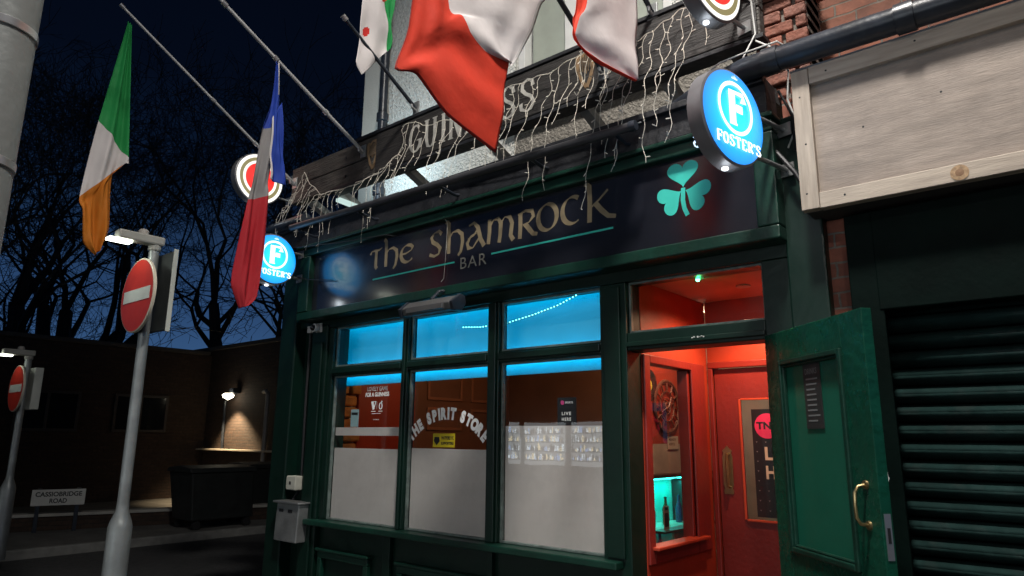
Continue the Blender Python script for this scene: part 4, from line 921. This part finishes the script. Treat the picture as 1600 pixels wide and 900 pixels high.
mb.add(vs, [(2*i, 2*i+1, 2*i+3, 2*i+2) for i in range(len(prof)-1)])
o = mb.build('roller_shutter', sh_s, shop, smooth=True); sm = o.modifiers.new('thick', 'SOLIDIFY'); sm.thickness = .002
mb = MB(); random.seed(3)
pts = [(-.735+.022*math.cos(t*.6)*random.uniform(.6, 1.1), -.0765, 1.40+.036*math.sin(t*.6)*random.uniform(.7, 1.1)) for t in range(11)]; mb.add(pts, [tuple(range(11))])
o = mb.build('sticker_remnant', M('torn_white_sticker', (.45, .45, .45), .7, var=.4, vs=60), None, loc=(-.735, -.0765, 1.4)); tag(o, 'torn white sticker remnant on the dark shutter guide', 'sticker')
# blank timber sign board
sb = empty('blank_sign_board', (-.1, -.2, 2.6), 'blank plywood sign board in a pale pine frame above the shutter', 'sign board')
X0, X1, Z0, Z1 = -.945, 1.5, 2.618, 3.345
B('plywood_panel', plywood, sb, (X0+.05, X1-.05, -.182, -.17, Z0+.03, Z1-.03), bevel=0)
B('frame_side', pine_v, sb, (X0, X0+.082, -.215, -.165, Z0+.003, Z1-.003), bevel=.003)
B('frame_rail', pine, sb, (X0+.084, X1, -.214, -.165, Z0, Z0+.078), bevel=.003)
B('frame_rail', pine, sb, (X0+.084, X1, -.214, -.165, Z1-.088, Z1), bevel=.003)
B('box_top', M('grey_lead_top', (.16, .17, .19), .5, var=.2), sb, (X0-.005, X1, -.205, .02, Z1+.002, Z1+.014), bevel=.002)
B('box_back', M('dark_backing', (.03, .03, .03), .8), sb, (X0+.01, X1, -.164, .015, Z0, Z1), bevel=0)
mb = MB(); mb.lathe([(.034, 0), (.034, -.002), (0, -.0025)], (-.30, -.2145, 2.655), 'y', 24); mb.build('knot', M('wood_knot', (.34, .22, .12), .6, var=.4, vs=60), sb)
MB().lathe([(.016, 0), (0, -.001)], (-.30, -.2175, 2.655), 'y', 20).build('knot_core', M('knot_core', (.22, .12, .06), .6), sb)
mb = MB()
for x, z in ((-.91, 3.20), (-.90, 2.95), (-.915, 2.70), (-.78, 3.3), (-.4, 3.31), (-.75, 2.66), (-.65, 2.98), (-.33, 3.05), (.1, 3.3), (.15, 2.66)): mb.lathe([(.005, 0), (0, -.0008)], (x, -.2152 if (x < -.87 or z > 3.25 or z < 2.7) else -.1825, z), 'y', 10)
mb.build('screw', black_c, sb)
# cables by the pier
mb = MB()
mb.tube([(-1.12, -.16, 3.62), (-1.02, -.2, 3.52), (-1.0, -.05, 3.45), (-1.02, -.04, 3.3), (-.98, -.04, 3.15), (-1.03, -.06, 3.02)], .005, 6)
mb.tube([(-1.5, -.15, 3.50), (-1.3, -.22, 3.53), (-1.15, -.25, 3.52), (-1.0, -.2, 3.55), (-.93, -.1, 3.5)], .005, 6)
mb.tube([(-1.22, -.2, 4.0), (-1.15, -.1, 3.9), (-1.14, -.1, 3.7), (-1.2, -.15, 3.55)], .005, 6)
o = mb.build('cable', white_c, None, smooth=True, loc=(-1.1, -.1, 3.5)); tag(o, 'white cables looping round the brick pier behind the blue sign', 'cable')
mb = MB(); mb.tube([(-1.08, -.1, 3.0), (-.99, -.12, 2.86), (-.93, -.1, 2.72)], .012, 8); mb.tube([(-1.05, -.08, 3.34), (-1.0, -.05, 3.2), (-1.0, -.05, 3.0)], .007, 8)
o = mb.build('conduit', black_c, None, smooth=True, loc=(-1, -.1, 2.8)); tag(o, 'thick black cable between the blue sign bracket and the plywood board', 'cable')

# ================================================================== LAMPPOST (near)
lp = empty('street_lamppost', (-2.47, -3.055, 0), 'thick grey steel street lamppost with two metal bands close by on the left', 'lamppost')
MB().lathe([(.13, 0), (.13, 1.2), (.10, 1.3), (.099, 4), (.07, 7.8), (.06, 7.9)], (-2.47, -3.055, 0), 'z', 32).build('column', M('grey_painted_steel', (.14, .15, .145), .45, .1, var=.15, vs=4, bump=.08, bs=40, dirt=(.13, .135, .13), dirt_amt=.4), lp, smooth=True)
for z in (2.325, 2.76):
    MB().lathe([(.1005, 0), (.1035, .002), (.1035, .026), (.1005, .028)], (-2.47, -3.055, z), 'z', 32).build('band', metal_s, lp, smooth=True)
MB().box(-2.42, -2.38, -3.165, -3.12, 2.765, 2.785).build('clamp', metal_g, lp, bevel=.003)
MB().tube([(-2.47, -3.055, 7.8), (-2.3, -3.02, 8.05), (-1.9, -2.95, 8.12), (-.8, -2.75, 8.16)], .035, 10).build('arm', _M['grey_painted_steel'], lp, smooth=True)
MB().box(-.85, -.15, -2.86, -2.56, 8.08, 8.2).build('lamp_head', _M['grey_painted_steel'], lp, bevel=.03)
MB().box(-.77, -.23, -2.82, -2.6, 8.065, 8.078).build('lamp_lens', emis('street_lens', (1, .95, .85), 12), lp)
light('street_lamp', 'AREA', (-.5, -2.7, 8.04), 330, (1, .95, .89), .6, target=(-1.6, -.8, 2.5), parent=lp).data.spread = R(110)

# ================================================================== NO ENTRY SIGNS
def no_entry(px, py, zc, r, label, lit, simple=False, fy=-1):
    s = empty('no_entry_sign', (px, py, -.0), label, 'road sign', 'no entry signs')
    MB().lathe([(.085, 0), (.085, .86), (.075, .90), (.045, .98), (.042, 1.05), (.040, zc+.42)], (px, py, 0), 'z', 20).build('post', M('galvanised_post', (.27, .29, .29), .45, .5, var=.2, vs=7, bump=.08, bs=50), s, smooth=True)
    y = py-.07
    MB().lathe([(r, 0), (r, -.018), (r-.006, -.022)], (px, y, zc), 'y', 48).build('rim', M('cream_rim', (.55, .5, .4), .4), s, smooth=True)
    MB().lathe([(r-.012, -.0225), (0, -.0235)], (px, y, zc), 'y', 48).build('face', M('sign_red', (.52, .035, .02), .35), s)
    MB().box(px-r*.80, px+r*.80, y-.0262, y-.0240, zc-r*.165, zc+r*.165).build('bar', M('sign_white', (.6, .62, .58), .4), s)
    MB().box(px-.04, px+.04, y+.002, py-.035, zc-.2, zc-.16).box(px-.04, px+.04, y+.002, py-.035, zc+.16, zc+.2).build('clamp', metal_g, s, bevel=.003)
    if not simple:
        mb = MB(); mb.box(px-.26, px+.26, py+.05, py+.075, zc-.29, zc+.36); mb.build('rear_plate', M('dark_plate_back', (.035, .04, .04), .5, .3), s, bevel=.01)
        MB().box(px+.262, px+.275, py+.045, py+.08, zc-.3, zc+.37).build('plate_edge', M('pale_plate_edge', (.42, .44, .40), .5), s, bevel=.003)
        MB().box(px-.06, px+.06, py+.055, py+.16, zc-.05, zc+.25).build('control_box', black_pl, s, bevel=.01)
    else:
        MB().box(px-.24, px+.24, py+.03, py+.13, zc-.27, zc+.27).build('rear_plate', M('pale_plate_edge', (.42, .44, .40), .5), s, bevel=.01)
    h = zc+.43
    mb = MB(); mb.box(px-.055, px+.055, py-.30, py+.06, h, h+.075); mb.tube([(px, py, h-.05), (px, py, h+.01)], .05, 12); mb.build('lamp_head', M('grey_lamp_head', (.30, .30, .27), .5), s, bevel=.015)
    MB().lathe([(.04, 0), (.04, .03), (.025, .045), (0, .05)], (px, py-.1, h+.075), 'z', 16).build('photocell', M('photocell', (.35, .33, .3), .4), s, smooth=True)
    MB().box(px-.045, px+.045, py-.36, py-.19, h-.022, h-.002).build('lamp_lens', emis('sign_lamp_lens', (.95, 1, .85), 7 if lit else .6), s)
    light('sign_lamp', 'SPOT', (px, py-.34, h-.04), 3.4 if lit else 1.2, (.92, 1, .86), .05, target=(px, py-.02, zc-.1), parent=s, spot=120)
    return s
no_entry(-5.79, -1.19, 2.643, .305, 'near round red no entry sign with a lit lamp on top of its grey post', True)
no_entry(-10.75, -.62, 2.12, .30, 'distant round red no entry sign at the far left pavement', False, simple=True)

# ================================================================== ROAD NAME SIGN AND LOW WALL
rn = empty('road_name_sign', (-13.1, .75, 0), 'white street name plate on two short posts before the dark wall', 'road sign')
T2 = Matrix.Translation(Vector((-13.13, .735, 0))) @ Matrix.Rotation(R(72.2), 4, 'Z')
def rb(name, mat, *bx, bevel=.004, par=rn):
    mb = MB(); mb.T = T2
    for b in bx: mb.box(*b)
    return mb.build(name, mat, par, bevel=bevel)
rb('plate', M('white_plate', (.50, .50, .47), .5, var=.1), (-.37, .37, -.012, .0, .41, .66))
rb('border', black_c, (-.375, .375, -.008, .004, .405, .409), (-.375, .375, -.008, .004, .661, .665))
rb('post', black_pl, (-.30, -.24, .001, .06, 0, .68), (.24, .30, .001, .06, 0, .68))
mb = MB(); mb.T = T2
text_box(mb, 'CASSIOBRIDGE', lambda u, v: (-.32+u, -.0125, .55+v), .64, .075, .03); text_box(mb, 'ROAD', lambda u, v: (-.12+u, -.0125, .445+v), .24, .075, .03)
mb.build('lettering', black_c, rn)
wl_ = empty('low_wall', (-13.4, 1, 0), 'low dark brick garden wall with pale coping behind the street name plate', 'wall')
rbw = lambda n, m, *b, **k: rb(n, m, *b, par=wl_, **k)
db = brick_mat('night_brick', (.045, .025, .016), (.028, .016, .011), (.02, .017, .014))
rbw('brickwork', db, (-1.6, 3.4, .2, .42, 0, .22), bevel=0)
rbw('coping', M('pale_coping', (.34, .33, .30), .7), (-1.62, 3.42, .17, .45, .222, .27))

# ================================================================== BUILDING BEYOND
ob = empty('flat_roofed_building', (-18, 4, 0), 'dark flat roofed brick building across the side road', 'building')
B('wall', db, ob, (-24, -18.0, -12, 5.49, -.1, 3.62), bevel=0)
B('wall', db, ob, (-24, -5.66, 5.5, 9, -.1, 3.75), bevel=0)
B('parapet', M('dark_coping', (.05, .045, .04), .8), ob, (-24.1, -17.9, -12, 5.40, 3.622, 3.72), (-24.1, -5.66, 5.4, 9.1, 3.752, 3.85), bevel=.01)
for y0 in (1.2, 3.2, -1.5, -4):
    f_ = B('window', M('dull_frame', (.035, .03, .028), .6), ob, (-17.995, -17.95, y0, y0+.06, 1.6, 2.5), (-17.995, -17.95, y0+1.2, y0+1.26, 1.6, 2.5), (-17.995, -17.95, y0+.06, y0+1.2, 2.44, 2.5), (-17.995, -17.95, y0+.06, y0+1.2, 1.6, 1.66), (-17.995, -17.95, y0+.58, y0+.64, 1.66, 2.44), bevel=.005)
    B('pane', M('dark_pane', (.01, .012, .015), .1), f_, (-17.99, -17.97, y0+.06, y0+1.2, 1.66, 2.44), bevel=0)
B('coping_band', M('pale_band', (.38, .34, .28), .7), ob, (-20, -13.5, 5.30, 5.498, 1.17, 1.21), bevel=.005)
mb = MB(); mb.tube([(-14.85, 5.35, 2.5), (-14.85, 5.35, .2)], .05, 10); mb.tube([(-15.1, 5.38, 2.56), (-14.95, 5.36, 2.58), (-14.85, 5.35, 2.5)], .05, 10); mb.build('waste_pipe', M('grey_pipe', (.18, .17, .16), .5), ob, smooth=True)
mb = MB(); mb.tube([(-16.95, 5.45, 1.2), (-17.0, 5.45, 2.4)], .035, 8); mb.build('cable_run', black_pl, ob)
wlmp = empty('wall_lamp', (-16.45, 5.4, 2.5), 'bright security lamp on the brick wall beyond the road', 'lamp')
MB().box(-16.55, -16.35, 5.28, 5.49, 2.57, 2.70).build('housing', black_pl, wlmp, bevel=.02)
MB().lathe([(0, -.12), (.12, -.05), (.14, 0), (.09, .04)], (-16.45, 5.22, 2.52), 'z', 20).build('bulb', emis('wall_lamp_bulb', (1, .9, .68), 14), wlmp, smooth=True)
light('security_lamp', 'SPOT', (-16.45, 5.0, 2.40), 520, (1, .74, .44), .06, target=(-16.3, 5.5, 0), parent=wlmp, spot=98)
# commercial bins
bin_m = M('dark_bin_plastic', (.012, .014, .014), .5, var=.3)
for i, (bx, by) in enumerate(((-12.0, 2.75), (-12.9, 4.3))):
    b_ = empty('wheeled_bin', (bx, by, 0), ('large dark wheeled bin nearer the road', 'large dark wheeled bin behind the first one')[i], 'bin', 'wheeled bins')
    MB().extr([(bx-.35, by-.5, .15), (bx+.35, by-.5, .15), (bx+.42, by-.6, .93), (bx-.42, by-.6, .93)], (0, 1.1, 0)).build('body', bin_m, b_, bevel=.02)
    MB().extr([(bx-.46, by-.64, .932), (bx+.46, by-.64, .932), (bx+.40, by-.64, 1.0), (bx, by-.64, 1.04), (bx-.40, by-.64, 1.0)], (0, 1.2, 0)).build('lid', bin_m, b_, bevel=.02)
    for dx in (-.3, .3):
        for dy in (-.4, .5): MB().lathe([(.07, -.03), (.075, 0), (.07, .03)], (bx+dx, by+dy, .075), 'x', 12).build('wheel', black_c, b_, smooth=True)

# ================================================================== TREES
bark = M('dark_bark', (.035, .028, .02), .9, var=.3, bump=.4, bs=20)
def tree_meshes(seed, H):
    random.seed(seed); tr = MB(); tw = MB(); cnt = [0]
    def grow(p, d, L, r, depth):
        cnt[0] += 1
        n = 3 if depth < 4 else 2; pts = [p]; q = p.copy(); dd = d.copy()
        for i in range(n):
            dd = (dd + Vector((random.gauss(0, .16), random.gauss(0, .16), random.gauss(.03, .10)))).normalized()
            q = q + dd*(L/n); pts.append(q.copy())
        rs = [r*(1-.38*i/n) for i in range(n+1)]
        (tr if depth < 2 else tw).tube(pts, rs, 7 if depth < 2 else (4 if depth < 4 else 3), cap=False)
        if depth >= 8: return
        kids = 4 if depth == 0 else 3 if depth in (1, 2) else (3 if random.random() < .35 else 2)
        for k in range(kids):
            a = random.uniform(0, 2*PI); s = random.uniform(.40, .95) if depth < 3 else random.uniform(.35, 1.0)
            o_ = dd.orthogonal().normalized(); o2 = dd.cross(o_); nd = (dd*math.cos(s) + (o_*math.cos(a)+o2*math.sin(a))*math.sin(s)); nd.z += .08; nd.normalize()
            base = pts[-1] if (k < 2) else pts[-2]
            grow(base, nd, (H*random.uniform(.15, .20) if depth == 0 else L*random.uniform(.66, .86)), max(.010, rs[-1]*random.uniform(.62, .80)), depth+1)
        if depth > 0 or True: pass
    grow(Vector((0, 0, 0)), Vector((0, 0, 1)), H*.12, H*.033, 0)
    return tr, tw
protos = []
for sd_ in (5, 12, 23):
    tr, tw = tree_meshes(sd_, 21.); protos.append((tr, tw))
spots = [(-21.0, 1.4, 0, .80, 'leftmost bare winter tree behind the dark building'), (-22, 3.6, 1, .95, 'second bare winter tree from the left behind the dark building'), (-22, 7.4, 2, .95, 'bare winter tree in the middle behind the dark building'),
         (-20, 10.6, 0, .90, 'bare winter tree right of the middle behind the lit brick wall'), (-16.0, 11.8, 1, .80, 'bare winter tree behind the blue sign at the pub corner'), (-29, -.2, 2, 1.2, 'tall bare tree farthest left in the distance'), (-30, 6, 1, 1.2, 'tall bare tree farthest back in the middle'), (-26, 13.5, 2, 1.1, 'tall bare tree farthest back on the right')]
made = {}
for i, (x, y, k, sc, lab) in enumerate(spots):
    t_ = empty('bare_tree', (x, y, -.1), lab, 'tree', 'bare trees behind the dark building')
    if k not in made:
        tr, tw = protos[k]; a = tr.build('trunk', bark); b = tw.build('crown', bark); made[k] = (a, b)
    else:
        a = made[k][0].copy(); b = made[k][1].copy(); link(a); link(b)
    a.parent = t_; b.parent = t_; t_.scale = (sc, sc, sc); t_.rotation_euler = (0, 0, i*1.3)

# ================================================================== SHOP ACROSS THE STREET (seen in reflections, lights the pub front)
os_ = empty('lit_shop_opposite', (-11, -12, 0), 'brightly lit shop across the main road reflected in the pub window', 'shop')
B('wall', M('opposite_wall', (.18, .14, .11), .8), os_, (-22, 6, -12.6, -12.3, 0, 7), bevel=0)
fz = MB(); random.seed(7); cols = []
em_w = emis('lit_fridge_white', (.80, .92, 1), 10); em_c = emis('lit_fridge_warm', (1, .85, .5), 9); em_d = M('product_dark', (.1, .1, .12), .5); em_b = emis('lit_fridge_blue', (.4, .6, 1), 8); em_p = emis('lit_shop_interior', (.85, .92, .95), 3.)
for sx0, sx1 in ((-13.4, -12.95), (-12.75, -11.35), (-11.15, -10.05), (-9.85, -9.2)):
    w_ = B('shop_window', em_p, os_, (sx0, sx1, -12.29, -12.26, .8, 2.0), bevel=0)
    mb = MB()
    for zz in (.95, 1.2, 1.45, 1.7):
        mb.box(sx0, sx1, -12.255, -12.25, zz-.03, zz, 2)
        x = sx0+.03
        while x < sx1-.06:
            w = random.uniform(.015, .06); h = random.uniform(.06, .2); mb.box(x, x+w, -12.258, -12.252, zz+.004, zz+h, random.choice((0, 1, 2, 2, 3))); x += w+random.uniform(.002, .012)
    mb.build('shelf_display', [em_w, em_c, em_d, em_b], w_)
g_ = light('shop_window_glow', 'AREA', (-1.0, -12.0, 2.4), 42, (.86, .94, 1), 9.0, target=(-2.0, 0, 2.2), parent=os_, size_y=2.2); g_.data.spread = R(75)
ol = empty('street_lamppost', (3.4, -9.7, 0), 'unseen street lamppost added across the main road as fill light', 'lamppost')  # added out of view to fill the pub front from the right
MB().lathe([(.12, 0), (.12, 1.2), (.08, 1.3), (.06, 7)], (3.4, -9.7, 0), 'z', 20).build('column', _M['grey_painted_steel'], ol, smooth=True)
MB().box(3.2, 3.6, -9.7, -8.6, 7.0, 7.12).build('lamp_head', _M['grey_painted_steel'], ol, bevel=.03)
MB().box(3.25, 3.55, -9.2, -8.7, 6.985, 6.998).build('lamp_lens', emis('street_lens', (1, .95, .85), 12), ol)
light('street_lamp', 'AREA', (3.4, -8.95, 6.97), 34, (1, .93, .85), .4, target=(-2.0, 0, 2.4), parent=ol).data.spread = R(70)
import bmesh
def islands(o):
    me = o.data; n = len(me.vertices); par = list(range(n))
    def f(a):
        while par[a] != a: par[a] = par[par[a]]; a = par[a]
        return a
    for e_ in me.edges: par[f(e_.vertices[0])] = f(e_.vertices[1])
    roots = sorted({f(i) for i in range(n)})
    if len(roots) < 2: return
    for k, r_ in enumerate(roots):
        idx = [i for i in range(n) if f(i) == r_]; mp = {a: b for b, a in enumerate(idx)}
        m2 = bpy.data.meshes.new(me.name); fc = [p for p in me.polygons if f(p.vertices[0]) == r_]
        m2.from_pydata([me.vertices[i].co[:] for i in idx], [], [tuple(mp[a] for a in p.vertices) for p in fc])
        for m_ in me.materials: m2.materials.append(m_)
        for p, q in zip(m2.polygons, fc): p.use_smooth = q.use_smooth; p.material_index = q.material_index
        c = o.copy(); c.data = m2; link(c)
    bpy.data.objects.remove(o)
for o in [q for q in bpy.data.objects if q.type == 'MESH' and q.name.split('.')[0] in ('riser_stile', 'beam_strut', 'bolt', 'screw', 'hinge', 'clamp', 'slot', 'shelf', 'upright', 'led_strip', 'collar')]: islands(o)
for o in [q for q in bpy.data.objects if q.type == 'MESH' and q.name.split('.')[0] == 'post' and q.parent and q.parent.name.startswith('road_name')]: islands(o)
for o in list(bpy.data.objects):
    if '_o' in o: del o['_o']
